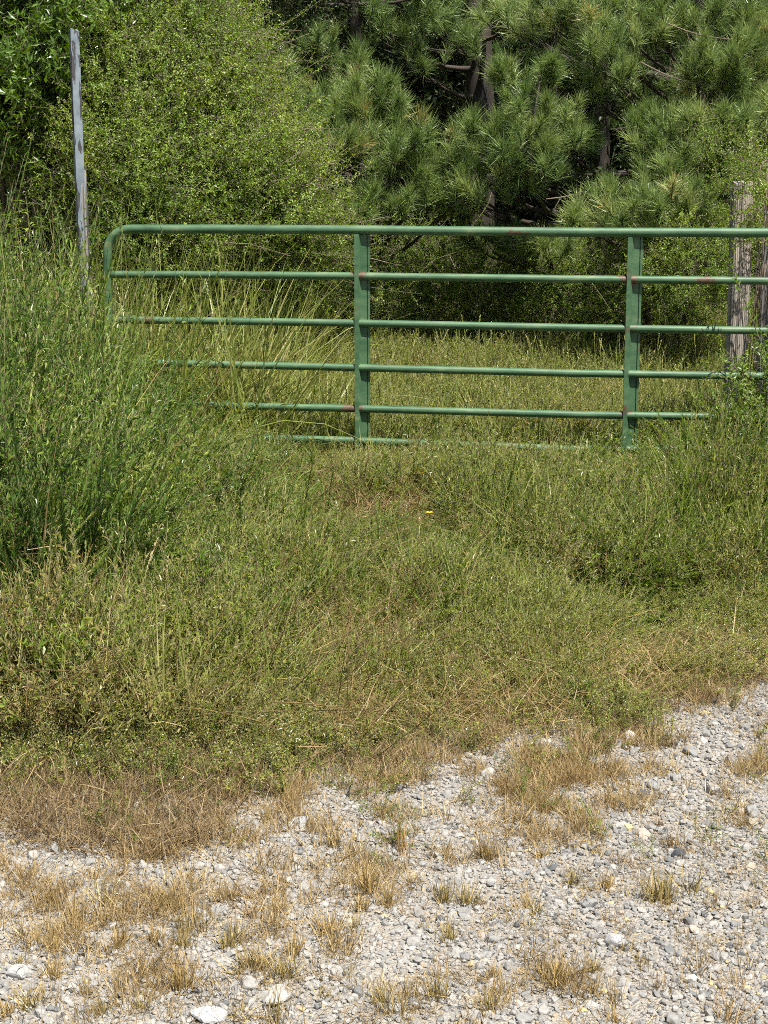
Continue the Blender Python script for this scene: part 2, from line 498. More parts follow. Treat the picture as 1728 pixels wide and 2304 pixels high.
# ------------------------------------------------------------------ gate
GT = math.atan(0.106)
U = Vector((math.cos(GT), -math.sin(GT), 0))
G0 = Vector((0, 8.67, 0))
def gate_u(px, py):
    d = ray(px, py)
    n = Vector((U.y, -U.x, 0))
    t = (G0 - EYE).dot(n) / d.dot(n)
    p = EYE + d * t
    return (p - G0).dot(U), p.z
gate = empty('farm_gate', (G0.x, G0.y, gz(0, 8.67)), -GT)
tag(gate, 'green tubular steel farm gate, rust spotted, half sunk in tall weeds', 'gate')
GB = gate.location.z
def gp(px, py, w=0.0):
    u, z = gate_u(px, py)
    return Vector((u, w, z - GB))
RT = .0215
def add_rust(mb, us, amt=.13, wid=.035):
    """rust creeping out of the joints"""
    for k, v in enumerate(mb.v):
        d = min(abs(v[0] - u) for u in us)
        mb.r[k] = amt * math.exp(-(d / wid) ** 2) + (mb.r[k] if mb.r[k] < .3 else 0)
def rail(points, rad=RT, name='rail', extra=None):
    mb = MB()
    pts = []
    for a, b in zip(points[:-1], points[1:]):
        n = max(2, int((b - a).length / .05))
        for i in range(n): pts.append(a.lerp(b, i / n))
    pts.append(points[-1])
    mb.tube(pts, rad, 16, r=0.0)
    add_rust(mb, [B1, B2, B1 + .03, B2 + .03])
    if extra:
        for k, v in enumerate(mb.v):
            for (u, w, am) in extra:
                mb.r[k] += am * math.exp(-((v[0] - u) / w) ** 2)
    return mb.build(name, M['paint'], gate)
B1 = gate_u(799, 760)[0]; B2 = gate_u(1406, 770)[0]
xr = 2060
# the top tube bends round into the left upright
tl = [gp(1740, 523.5), gp(1300, 522.7), gp(790, 517), gp(480, 515.5), gp(296, 515.5)]
tl = [gp(xr, 525)] + tl
c = gp(296, 515.5); e = gp(242, 575)
R0 = .135
arc = []
cen = Vector((e.x + R0, 0, c.z - R0))
for k in range(0, 13):
    a = math.pi / 2 * k / 12
    arc.append(cen + Vector((-math.sin(a) * R0, 0, math.cos(a) * R0)))
rail(tl[:-1] + [Vector((cen.x, 0, c.z))] + arc[1:] + [gp(243, 700), gp(246, 1000)], .026, 'frame_tube',
     [(cen.x + .02, .06, .12)])
rows = [[(244, 617.5), (480, 618), (790, 621), (1300, 628), (1640, 631), (xr, 636)],
        [(244, 719.5), (480, 722), (790, 727), (1300, 737.5), (1640, 743), (xr, 749)],
        [(246, 815), (480, 819.5), (790, 827), (1300, 840), (1640, 845), (xr, 853)],
        [(247, 905), (480, 912), (790, 919), (1300, 933), (1640, 938), (xr, 946)],
        [(248, 976), (480, 982), (790, 991), (1300, 1011), (1640, 1013), (xr, 1019)]]
for k, r_ in enumerate(rows):
    rail([gp(*q) for q in r_], RT, 'rail', [(gate_u(1700, 743)[0], .10, .2)] if k == 1 else None)
def brace(u0, top, bot):
    sec = [(0, .004), (0, -.0265), (.021, -.0265), (.035, .007), (.066, .009), (.068, .016), (.071, .016), (.073, .009), (.085, .010), (.085, .014), (.076, .020), (.064, .020), (.031, .013), (.018, -.020), (.004, -.020)]
    mb = MB(); n = len(sec); H = 24
    for i in range(H + 1):
        z = bot + (top - bot) * i / H
        for (u, w) in sec:
            mb.v.append((u0 + u, w, z)); mb.r.append(0.02 + .09 * math.exp(-((z - top) / .03) ** 2))
    for i in range(H):
        for k in range(n):
            a = i * n + k; b = i * n + (k + 1) % n
            mb.f.append((a, b, b + n, a + n)); mb.m.append(0); mb.smooth.append(False)
    mb.f.append(tuple(range(n))[::-1]); mb.m.append(0); mb.smooth.append(False)
    mb.f.append(tuple(range(H * n, H * n + n))); mb.m.append(0); mb.smooth.append(False)
    for k, v in enumerate(mb.v):
        for z in zs[u0]:
            mb.r[k] += .10 * math.exp(-((v[2] - z) / .02) ** 2)
    o = mb.build('brace', M['paint'], gate)
    return o
zs = {B1: [gp(*q).z for q in [(805, 622), (805, 727), (805, 827), (805, 919)]], B2: [gp(*q).z for q in [(1417, 629), (1417, 739), (1417, 842), (1417, 935)]]}
brace(B1, gp(805, 517).z - .024, gp(812, 1005).z)
brace(B2, gp(1417, 523).z - .024, gp(1420, 1020).z)
# end upright on the hinge side, out of the frame
mb = MB(); mb.tube([gp(xr - 20, 526), gp(xr - 20, 1020)], .026, 14, r=0.02); mb.build('end_upright', M['paint'], gate)
for z in (gp(820, 640).z, gp(820, 930).z):
    mb = MB()
    mb.tube([gp(xr - 20, 700) + Vector((0, .03, z - gp(xr - 20, 700).z)), gp(xr - 20, 700) + Vector((.09, .06, z - gp(xr - 20, 700).z))], .012, 8)
    mb.build('hinge', M['rusty'], gate)

# ------------------------------------------------------------------ posts
def post(name, label, foot, head, prof, mat, cat='post', rot=0.0, wob=.004, steps=40, twist=0.0):
    """a post from foot to head; prof(t) gives the section as a list of (x, y)"""
    root = empty(name, foot)
    tag(root, label, cat)
    ax = Vector(head) - Vector(foot)
    mb = MB(); n = len(prof(0))
    for i in range(steps + 1):
        t = i / steps
        c = ax * t + Vector((math.sin(t * 7 + rot) * wob, math.cos(t * 5) * wob, 0))
        for k, (x, y) in enumerate(prof(t)):
            a = rot + twist * t
            mb.v.append((c.x + x * math.cos(a) - y * math.sin(a), c.y + x * math.sin(a) + y * math.cos(a), c.z + (0.012 * math.sin(k * 2.1 + 1) if i == steps else 0))); mb.r.append(0)
    for i in range(steps):
        for k in range(n):
            a = i * n + k; b = i * n + (k + 1) % n
            mb.f.append((a, b, b + n, a + n)); mb.m.append(0); mb.smooth.append(False)
    mb.f.append(tuple(range(steps * n, steps * n + n))); mb.m.append(0); mb.smooth.append(False)
    mb.build('shaft', mat, root)
    return root
# left post: narrow square shaft sheathed in peeling paint, thicker grey wood foot
pt = atY(165, 68, 9.6); pm = atY(178, 400, 9.6); pb = atY(188, 640, 9.6)
foot = Vector((pb.x + .02, 9.6, gz(pb.x, 9.6) - .2))
hw = .026
root = post('painted_post', 'tall leaning post with peeling blue-grey paint beside the gate\'s rounded corner', foot, pt,
            lambda t: [(-hw, -hw), (-hw * .1, -hw * 1.05), (hw, -hw), (hw, hw), (-hw, hw)], M['peel'], rot=R(24), wob=.003)
mb = MB()
up0 = foot + (pt - foot) * .0; up1 = pm - foot
n = 14
K = 30
for i in range(K + 1):
    t = i / K
    c = Vector((up1.x * t + .008, up1.y * t + .004, up1.z * t))
    for k in range(n):
        a = 2 * math.pi * k / n
        rr = (.038 + .006 * math.sin(k * 2.3) + .004 * math.sin(k * 1.7 + t * 6)) * (1 - .12 * t) * (.82 if i == K else 1)
        mb.v.append((c.x + math.cos(a) * rr, c.y + math.sin(a) * rr, c.z + (.05 * math.sin(k * 1.9) if i == K else 0))); mb.r.append(0)
for i in range(K):
    for k in range(n):
        a = i * n + k; b = i * n + (k + 1) % n
        mb.f.append((a, b, b + n, a + n)); mb.m.append(0); mb.smooth.append(True)
mb.f.append(tuple(range(K * n, K * n + n))); mb.m.append(0); mb.smooth.append(False)
mb.build('wood_core', M['oldwood'], root)
for z in (.55, .8, 1.05):          # strands of rusty wire round the post
    w = MB(); cc = up1 * (z * .7 / 1.3)
    w.tube([Vector((cc.x + .012 + math.cos(a) * .052, cc.y + .012 + math.sin(a) * .052, cc.z + .01 * math.sin(a * 2))) for a in np.linspace(0, 2 * math.pi, 15)], .0022, 5)
    w.build('wire', M['rusty'], root)

def round_prof(r, seed, n=22):
    rs = random.Random(seed)
    j = [1 + rs.uniform(-.10, .10) for _ in range(n)]
    j[3] = .78; j[4] = 0.9; j[n - 7] = .80
    def f(t):
        s = 1 + .04 * math.sin(t * 5 + seed) - .05 * t
        return [(math.cos(2 * math.pi * k / n) * r * j[k] * s, math.sin(2 * math.pi * k / n) * r * j[k] * s) for k in range(n)]
    return f
p1 = atY(1671, 412, 9.15); p1b = atY(1655, 850, 9.15)
post('wooden_post', 'pale grained wooden gatepost standing behind the rails, split at its top', (p1b.x - .01, 9.15, gz(p1b.x, 9.15) - .1), p1, round_prof(.064, 3), M['wood'], rot=R(200), wob=.006)
p2 = atY(1752, 415, 9.3); p2b = atY(1742, 850, 9.3)
post('wooden_post', 'greyer wooden post at the photo\'s right edge, behind the vine', (p2b.x, 9.35, gz(p2b.x, 9.35) - .1), p2, round_prof(.08, 5), M['oldwood'], rot=R(40), wob=.006)

# ------------------------------------------------------------------ plant templates
def T_grass(n, L, W, spread, droop, mat, name, base=.02, segs=4, seeds=0):
    out = []
    for v in range(4):
        mb = MB()
        for i in range(n):
            a = random.uniform(0, 6.283); s = abs(random.gauss(0, spread))
            d = (math.cos(a) * s, math.sin(a) * s, 1)
            b = (random.gauss(0, base), random.gauss(0, base), -.01)
            mb.blade(b, d, L * random.uniform(.45, 1.1), W * random.uniform(.7, 1.2), droop * random.uniform(.2, 1.3), segs, random.random())
        for i in range(seeds):
            a = random.uniform(0, 6.283); s = random.uniform(.05, .35)
            d = Vector((math.cos(a) * s, math.sin(a) * s, 1)).normalized()
            h = L * random.uniform(1.0, 1.3)
            pts = [d * h * t + Vector((0, 0, -1)) * (.12 * h * t * t) for t in (0, .35, .7, 1)]
            mb.tube(pts, [.0012, .001, .001, .0008], 3, .75)
            for k in range(16):
                q = pts[2].lerp(pts[3], .3 + .7 * k / 16)
                mb.leaf(q, d + Vector((random.uniform(-.5, .5), random.uniform(-.5, .5), 0)), (0, 0, 1), .014, .005, .8 + random.random() * .2)
        out.append(template(name, mb, mat))
    return out
def T_weed(h, nst, leafL, leafW, spacing, spread, mat, name, up=.5, droop=.15, variants=4, flower=0, branch=0, base=.015, lean=0.0, blades=0):
    """upright leafy stems, many small leaves"""
    out = []
    for v in range(variants):
        mb = MB()
        for s in range(nst):
            a = random.uniform(0, 6.283); sp = abs(random.gauss(0, spread))
            d = Vector((math.cos(a) * sp + lean * random.uniform(.3, 1.2), math.sin(a) * sp, 1)).normalized()
            p = Vector((random.gauss(0, base), random.gauss(0, base), 0))
            H = h * random.uniform(.55, 1.1)
            segs = 6; pts = [p.copy()]
            for i in range(segs):
                d = (d + Vector((random.gauss(0, .07), random.gauss(0, .07), -droop / segs))).normalized()
                p = p + d * H / segs; pts.append(p.copy())
            mb.tube(pts, [.0022 * (1 - .7 * i / segs) for i in range(segs + 1)], 3, .3, 1)
            axes = [(pts, H)]
            for b in range(branch):
                t0 = random.uniform(.35, .85); i0 = int(t0 * segs); q = pts[i0].lerp(pts[i0 + 1], t0 * segs - i0)
                a2 = random.uniform(0, 6.283); bd = (Vector((math.cos(a2), math.sin(a2), .9))).normalized(); bl = H * random.uniform(.15, .35)
                bp = [q, q + bd * bl * .5, q + bd * bl * .85 + Vector((0, 0, bl * .2))]
                mb.tube(bp, [.0014, .001, .0006], 3, .3, 1)
                axes.append((bp, bl))
            for (ps, HL) in axes:
                nl = max(3, int(HL / spacing)); ns = len(ps) - 1
                for k in range(nl):
                    t = (k + .5) / nl
                    if ps is pts and t < .12: continue
                    i0 = min(int(t * ns), ns - 1); q = ps[i0].lerp(ps[i0 + 1], t * ns - i0)
                    ax = (ps[i0 + 1] - ps[i0]).normalized()
                    a2 = k * 2.4 + random.uniform(-.5, .5)
                    rad = ax.orthogonal().normalized(); rad = Matrix.Rotation(a2, 3, ax) @ rad
                    ld = (rad + ax * random.uniform(up - .25, up + .25)).normalized()
                    sz = random.uniform(.6, 1.15) * (1 - .35 * t)
                    mb.leaf(q, ld, ax, leafL * sz, leafW * sz, random.random(), 0, .2, random.uniform(0, .35), simple=leafL < .05)
                if flower and random.random() < flower:
                    for k in range(10):
                        q = ps[-1] + Vector((random.gauss(0, .01), random.gauss(0, .01), random.gauss(0, .012)))
                        mb.leaf(q, (random.gauss(0, 1), random.gauss(0, 1), random.gauss(0, 1)), (0, 0, 1), .007, .005, random.random(), 2)
        for k in range(blades):
            a = random.uniform(0, 6.283); sp = abs(random.gauss(0, .5))
            mb.blade((random.gauss(0, base), random.gauss(0, base), 0), (math.cos(a) * sp + lean, math.sin(a) * sp, 1), h * random.uniform(.6, 1.25), .004, random.uniform(.2, 1.3), 4, random.random(), 2)
        out.append(template(name, mb, [mat, M['stem'], M['straw'] if blades else M['flower']]))
    return out
def T_spray(L, leafL, leafW, spacing, mat, name, sub=5, droop=.5, variants=4, twig='twig', up=.35, fold=.2):
    """a leafy branch growing along +Z with side twigs, arching over"""
    out = []
    for v in range(variants):
        mb = MB()
        axes = []
        d = Vector((0, 0, 1)); p = Vector((0, 0, 0)); pts = [p.copy()]
        bend = Vector((random.uniform(-1, 1), random.uniform(-1, 1), 0)) * droop
        for i in range(6):
            d = (d + bend / 6 + Vector((random.gauss(0, .05), random.gauss(0, .05), 0))).normalized()
            p = p + d * L / 6; pts.append(p.copy())
        mb.tube(pts, [.004 * (1 - .75 * i / 6) for i in range(7)], 4, .4, 1)
        axes.append(pts)
        for s in range(sub):
            t = (s + .8) / (sub + .6); i0 = min(int(t * 6), 5); q = pts[i0].lerp(pts[i0 + 1], t * 6 - i0)
            ax = (pts[i0 + 1] - pts[i0]).normalized()
            rad = Matrix.Rotation(s * 2.4 + random.uniform(-.4, .4), 3, ax) @ ax.orthogonal().normalized()
            bd = (rad + ax * .8).normalized(); bl = L * random.uniform(.25, .5) * (1.1 - .6 * t)
            bp = [q, q + bd * bl * .5, q + bd * bl + ax * bl * .15]
            mb.tube(bp, [.002, .0014, .0008], 3, .4, 1)
            axes.append(bp)
        for ps in axes:
            ns = len(ps) - 1
            HL = sum((ps[i + 1] - ps[i]).length for i in range(ns))
            nl = max(4, int(HL / spacing))
            for k in range(nl):
                t = (k + .5) / nl
                i0 = min(int(t * ns), ns - 1); q = ps[i0].lerp(ps[i0 + 1], t * ns - i0)
                ax = (ps[i0 + 1] - ps[i0]).normalized()
                rad = Matrix.Rotation(k * 2.4 + random.uniform(-.6, .6), 3, ax) @ ax.orthogonal().normalized()
                ld = (rad + ax * random.uniform(up - .2, up + .4)).normalized()
                sz = random.uniform(.6, 1.15)
                mb.leaf(q, ld, ax + Vector((random.gauss(0, .4), random.gauss(0, .4), 0)), leafL * sz, leafW * sz, random.random(), 0, fold, random.uniform(0, .3))
        out.append(template(name, mb, [mat, M[twig]]))
    return out
def T_tuft(n, L, W, name, variants=7):
    out = []
    L0, n0_ = L, n
    for v in range(variants):
        mb = MB()
        L = L0 * (.72, .85, 1.0, 1.1, .95, .8, 1.15)[v % 7]; n = int(n0_ * (.8, 1.1, 1, .9, 1.2, .6, 1)[v % 7]); amax = (1.25, 1.0, 1.35, .8, 1.5, 1.2, 1.1)[v % 7]
        mb.tube([(0, 0, -.06), (0, 0, .05)], [.004, .003], 4, .3, 1)
        for i in range(n):
            t = random.random()
            a = random.uniform(0, 6.283)
            ang = random.uniform(.12, amax) * (1.15 - .5 * t)
            d = Vector((math.cos(a) * math.sin(ang), math.sin(a) * math.sin(ang), math.cos(ang)))
            b = Vector((0, 0, -.05 + .11 * t))
            n0 = len(mb.v)
            side = d.cross(Vector((random.gauss(0, 1), random.gauss(0, 1), random.gauss(0, 1)))).normalized() * W * .5
            ll = L * random.uniform(.7, 1.1); r = random.random()
            curve = Vector((random.gauss(0, .10), random.gauss(0, .10), random.gauss(-.08, .08))) * ll
            mid = b + d * ll * .5; tip = b + d * ll + curve
            for q, w in ((b, 1), (mid, .9)):
                mb.v.append(tuple(q - side * w)); mb.v.append(tuple(q + side * w)); mb.r += [r, r]
            mb.v.append(tuple(tip)); mb.r.append(r)
            mb.f.append((n0, n0 + 1, n0 + 3, n0 + 2)); mb.f.append((n0 + 2, n0 + 3, n0 + 4)); mb.m += [0, 0]; mb.smooth += [True, True]
        out.append(template(name, mb, [M['needle'], M['bark']]))
    return out

tp_grass = T_grass(60, .36, .0055, .5, 1.2, M['grass'], 'grass_clump_source', base=.06)
tp_seed = T_grass(10, .40, .005, .25, .8, M['grass'], 'seeded_grass_source', seeds=1)
tp_long = T_grass(26, .85, .0075, .42, 1.5, M['grass'], 'long_grass_source', segs=6, base=.04)
tp_dry = T_grass(24, .10, .0026, .8, .6, M['straw'], 'dry_grass_source', base=.02, segs=3)
tp_mat = T_grass(22, .13, .003, 1.2, .9, M['deadbrown'], 'dead_grass_source', base=.04, segs=3)
tp_fine = T_weed(.31, 24, .025, .0058, .009, .40, M['meadow'], 'fine_weed_source', up=1.0, branch=2, base=.085, lean=.5, variants=7, blades=16)
tp_thatch = T_grass(16, .17, .0028, 1.4, 1.0, M['straw'], 'thatch_source', base=.05, segs=4)
tp_creep = T_weed(.30, 5, .03, .012, .014, .45, M['meadow'], 'creeping_weed_source', up=.6, branch=2)
tp_fine2 = T_weed(.32, 16, .036, .010, .015, .35, M['weed'], 'leafy_weed_source', up=.5, branch=2, base=.08)
tp_tall = T_weed(.75, 12, .034, .009, .0125, .28, M['bluegreen'], 'bank_weed_source', up=1.1, branch=4, base=.08, lean=.3, droop=.4, blades=5)
tp_bush = T_weed(.85, 3, .030, .007, .0075, .16, M['bluegreen'], 'tall_fine_weed_source', up=.9, droop=.35, branch=6)
def T_plume(h, nst, mat, name, variants=6, lean=.35, fan=.35, leafL=.026, step=.0034):
    out = []
    for v in range(variants):
        mb = MB()
        for s in range(nst):
            a = random.uniform(0, 6.283); sp = abs(random.gauss(0, fan))
            d = Vector((math.cos(a) * sp + lean, math.sin(a) * sp, 1)).normalized()
            p = Vector((random.gauss(0, .03), random.gauss(0, .03), 0)); H = h * random.uniform(.5, 1.05)
            pts = [p.copy()]
            for i in range(7):
                d = (d + Vector((random.gauss(0, .10), random.gauss(0, .10), -.09))).normalized(); p = p + d * H / 7; pts.append(p.copy())
            mb.tube(pts, [.0026 * (1 - .75 * i / 7) for i in range(8)], 3, .3, 1)
            rs = random.uniform(-.38, .38); n = int(H / step)
            for k in range(n):
                t = .18 + .82 * (k + random.random()) / n
                i0 = min(int(t * 7), 6); q = pts[i0].lerp(pts[i0 + 1], t * 7 - i0); ax = (pts[i0 + 1] - pts[i0]).normalized()
                rad = Matrix.Rotation(k * 2.4 + random.uniform(-.5, .5), 3, ax) @ ax.orthogonal().normalized()
                ln = leafL * random.uniform(.6, 1.2) * (1.25 - .8 * t)
                mb.leaf(q, (rad * .5 + ax).normalized(), ax, ln, ln * .27, min(1, max(0, random.random() * .45 + .1 + rs + .45 * t * t)), 0, .15, random.uniform(-.2, .2), simple=True)
        out.append(template(name, mb, [mat, M['stem']]))
    return out
tp_plume = T_plume(.62, 9, M['bluegreen'], 'plume_weed_source')
tp_plume2 = T_plume(.42, 9, M['weed'], 'short_plume_source', lean=.6, fan=.5, leafL=.03)
tp_big = T_plume(.80, 18, M['bluegreen'], 'emergent_plume_source', lean=.35, fan=.42, leafL=.034)
tp_gold = T_weed(1.0, 2, .085, .014, .016, .12, M['goldenrod'], 'goldenrod_source', up=.45, droop=.25)
tp_shrub = T_spray(.62, .028, .013, .0155, M['shrub'], 'shrub_spray_source', sub=9, droop=.9, variants=6)
tp_wand = T_spray(1.15, .026, .011, .017, M['shrub'], 'shrub_wand_source', sub=7, droop=1.0, variants=5)
tp_vine = T_spray(.35, .035, .015, .013, M['goldenrod'], 'vine_spray_source', sub=4)
tp_dark = T_spray(.7, .05, .026, .03, M['darkleaf'], 'understory_spray_source', sub=8)
tp_long_leaf = T_spray(.7, .11, .032, .045, M['longleaf'], 'long_leaf_spray_source', sub=6, up=-.5)
tp_tuft = T_tuft(135, .18, .0034, 'needle_tuft_source')

# ------------------------------------------------------------------ woods behind
def woods():
    # dense understory far behind: real sprays through a deep volume
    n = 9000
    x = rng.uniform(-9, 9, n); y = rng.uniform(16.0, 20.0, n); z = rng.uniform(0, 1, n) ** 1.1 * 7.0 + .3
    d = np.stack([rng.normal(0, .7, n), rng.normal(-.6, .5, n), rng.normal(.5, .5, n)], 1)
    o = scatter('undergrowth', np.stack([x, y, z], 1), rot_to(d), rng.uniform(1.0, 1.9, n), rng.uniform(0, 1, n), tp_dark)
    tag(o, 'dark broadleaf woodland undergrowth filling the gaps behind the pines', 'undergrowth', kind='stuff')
    # the mass of the wood beyond it: one bumpy sheet, forest shade in its colour
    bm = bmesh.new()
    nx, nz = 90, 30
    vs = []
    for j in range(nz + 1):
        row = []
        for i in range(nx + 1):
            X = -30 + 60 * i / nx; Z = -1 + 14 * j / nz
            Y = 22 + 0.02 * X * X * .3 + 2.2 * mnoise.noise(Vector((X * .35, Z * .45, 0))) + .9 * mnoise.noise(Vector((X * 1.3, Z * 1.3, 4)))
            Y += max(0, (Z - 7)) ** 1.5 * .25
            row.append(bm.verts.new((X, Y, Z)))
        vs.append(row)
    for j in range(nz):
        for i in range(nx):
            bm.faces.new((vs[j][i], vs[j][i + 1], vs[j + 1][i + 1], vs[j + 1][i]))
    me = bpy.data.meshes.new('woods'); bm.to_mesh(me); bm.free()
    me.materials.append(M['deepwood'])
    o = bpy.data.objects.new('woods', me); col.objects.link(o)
    tag(o, 'deep woodland far behind the pines, its shade put into the dark colour', 'woods', kind='stuff')
woods()

# ------------------------------------------------------------------ pines
def bez(a, b, sag, n=7):
    a, b = Vector(a), Vector(b)
    return [a.lerp(b, i / n) + Vector((0, 0, -sag * math.sin(math.pi * i / n))) for i in range(n + 1)]
class Pine:
    def __init__(s, label, px, Y, H, r=.10, lean=0.0):
        b = atY(px, 900, Y); s.x, s.y = b.x, Y
        s.z0 = gz(b.x, Y); s.H = H; s.r = r; s.lean = lean
        s.root = empty('pine_tree', (s.x, s.y, s.z0))
        tag(s.root, label, 'pine tree', 'pines behind the gate')
        s.mb = MB(); s.tp = []; s.td = []; s.ts = []; s.tt = []
        s.mb.tube([s.axis(t * H / 12) for t in range(13)], [r * (1 - .85 * t / 12) for t in range(13)], 10)
    def axis(s, h):
        return Vector((s.lean * h + .05 * math.sin(h * 1.1), .04 * math.cos(h * .9), h))
    def bough(s, tip, R_, n, flat=.55, base_h=None, tint=(.2, .6), scale=(.8, 1.15)):
        """a limb from the trunk that carries a rounded clump of needle tufts round TIP (world)"""
        tip = Vector(tip) - s.root.location
        dist = math.hypot(tip.x, tip.y)
        h = max(.4, tip.z - .25 * dist) if base_h is None else base_h
        a = s.axis(min(h, s.H * .9))
        hub = tip - (tip - a).normalized() * R_ * .5 - Vector((0, 0, R_ * .35))
        limb = bez(a, hub, .06 * dist)
        s.mb.tube(limb, [max(.006, .028 * (1 - .7 * i / 7)) for i in range(8)], 6)
        R_ *= .92; n = max(5, int(n * .8))
        for k in range(n):
            q = Vector((random.gauss(0, 1), random.gauss(0, 1), random.gauss(0, 1))).normalized() * random.uniform(.35, 1.0) ** .6
            q = Vector((q.x, q.y, q.z * flat)) * R_
            e = tip + q
            j = random.choice(limb[4:])
            mid = j.lerp(e, .5) - Vector((0, 0, .03))
            s.mb.tube([j, mid, e], [.005, .004, .003], 3, cap=False)
            d = ((e - mid).normalized() * .8 + Vector((random.gauss(0, .3), random.gauss(-.15, .3), .65))).normalized()
            s.tuft(e, d, random.uniform(*scale), random.uniform(*tint))
            if random.random() < .6:
                s.tuft(mid.lerp(e, .5), (d + Vector((random.gauss(0, .6), random.gauss(0, .6), 0))).normalized(), random.uniform(*scale) * .85, random.uniform(*tint))
    def tuft(s, p, d, sc, ti):
        s.tp.append(tuple(p)); s.td.append(tuple(d)); s.ts.append(sc); s.tt.append(1.0 if random.random() < .022 else ti * random.uniform(.75, 1.2))
    def fill(s, h0, h1, step, Lf, tint=(.1, .5)):
        h = h0
        while h < h1:
            k0 = random.uniform(0, 6.283)
            for k in range(5):
                a = k0 + k * 1.257 + random.uniform(-.3, .3)
                L = Lf * (1 - .75 * h / s.H) * random.uniform(.75, 1.15)
                p = s.axis(h) + Vector((math.cos(a) * L, math.sin(a) * L, L * random.uniform(.0, .35)))
                limb = bez(s.axis(h), p, .05 * L)
                s.mb.tube(limb, [max(.005, .022 * (1 - .8 * i / 7)) for i in range(8)], 5)
                for j in range(int(12 * L)):
                    t = random.uniform(.35, 1); q = limb[0].lerp(p, t)
                    off = Vector((random.gauss(0, .17), random.gauss(0, .17), random.gauss(0, .09)))
                    e = q + off
                    s.mb.tube([q, e], [.004, .003], 3, cap=False)
                    d = (off.normalized() * .7 + Vector((math.cos(a), math.sin(a), 0)) * .5 + Vector((0, 0, .6))).normalized()
                    s.tuft(e, d, random.uniform(.8, 1.15), random.uniform(*tint))
            h += step * random.uniform(.8, 1.2)
    def done(s):
        s.mb.build('trunk', M['bark'], s.root)
        o = scatter('crown', s.tp, rot_to(s.td), s.ts, s.tt, tp_tuft, s.root)
        tag(o, kind='stuff')
def cl(x, y, Y): return atY(x * K_, y * K_, Y)      # positions read off the 1659-wide view
def px_m(r, Y): return r * K_ * Y / FPX

# main pine with the visible dark trunk
P = Pine('tall pine with a dark bare trunk showing behind the middle of the gate', 1062, 14.0, 9.0, .16, .005)
for (x, y, Y, r, n) in [(985, 60, 13.3, 75, 14), (910, 130, 13.2, 70, 9), (1040, 95, 13.1, 55, 7), (840, 60, 13.3, 80, 14),
                        (930, 20, 13.5, 80, 14), (1110, 20, 13.4, 70, 12), (780, 20, 13.4, 80, 12)]:
    P.bough(cl(x, y, Y), px_m(r, Y), n, tint=(.1, .5))
P.fill(4.3, 8.4, .42, 2.3)
P.done()
# near pine, left of the trunk: the big rounded boughs over the first bay of the gate
P = Pine('bushy pine with drooping blue-green boughs left of the dark trunk', 800, 13.3, 6.2, .085)
for (x, y, Y, r, n) in [(690, 215, 12.0, 70, 16), (790, 205, 11.9, 65, 16), (840, 245, 11.8, 60, 14), (730, 255, 11.8, 80, 20),
                        (885, 300, 11.5, 48, 12), (730, 320, 11.6, 70, 15), (800, 300, 11.7, 55, 10), (640, 270, 12.0, 60, 12),
                        (700, 440, 11.6, 75, 13), (790, 445, 11.4, 75, 16), (870, 440, 11.5, 55, 10), (930, 385, 11.6, 65, 13),
                        (980, 350, 11.7, 50, 9), (860, 365, 11.6, 70, 14), (590, 160, 12.2, 60, 13), (560, 60, 12.8, 60, 6),
                        (660, 90, 12.6, 70, 12), (760, 130, 12.6, 60, 9), (960, 440, 11.6, 55, 9), (740, 660, 12.2, 70, 12),(810, 665, 12.4, 50, 8)]:
    P.bough(cl(x, y, Y), px_m(r, Y), n, tint=(.2, .65))
P.fill(2.9, 5.6, .5, 1.5)
P.done()
# young pine with the thin dark leader right of the trunk
P = Pine('young pine with a thin dark leader and rounded top tuft, right of the trunk', 1235, 12.6, 2.7, .03, -.012)
for (x, y, Y, r, n) in [(1170, 160, 11.6, 46, 13), (1100, 170, 11.7, 45, 10), (1145, 240, 11.5, 70, 14), (1210, 255, 11.6, 60, 11),
                        (1060, 300, 11.6, 70, 14), (1130, 310, 11.4, 75, 15), (1200, 300, 11.5, 60, 11), (1070, 360, 11.5, 75, 14),
                        (1010, 290, 11.8, 45, 9), (1150, 370, 11.5, 70, 10), (1050, 420, 11.6, 70, 12), (1120, 530, 11.8, 55, 9),
                        (1190, 530, 11.6, 50, 11), (1050, 520, 11.9, 50, 7), (1000, 470, 11.9, 60, 8), (1020, 400, 11.7, 55, 9), (1240, 300, 11.6, 35, 6)]:
    P.bough(cl(x, y, Y), px_m(r, Y), n, tint=(.2, .7))
P.done()
mbl = MB()
lp = [cl(1138, 385, 11.42), cl(1148, 340, 11.4), cl(1152, 290, 11.4), cl(1156, 240, 11.4), cl(1162, 200, 11.45), cl(1170, 150, 11.5)]
mbl.tube([q - P.root.location for q in lp], [.017, .014, .012, .010, .008, .005], 6)
mbl.build('leader', M['bark'], P.root)
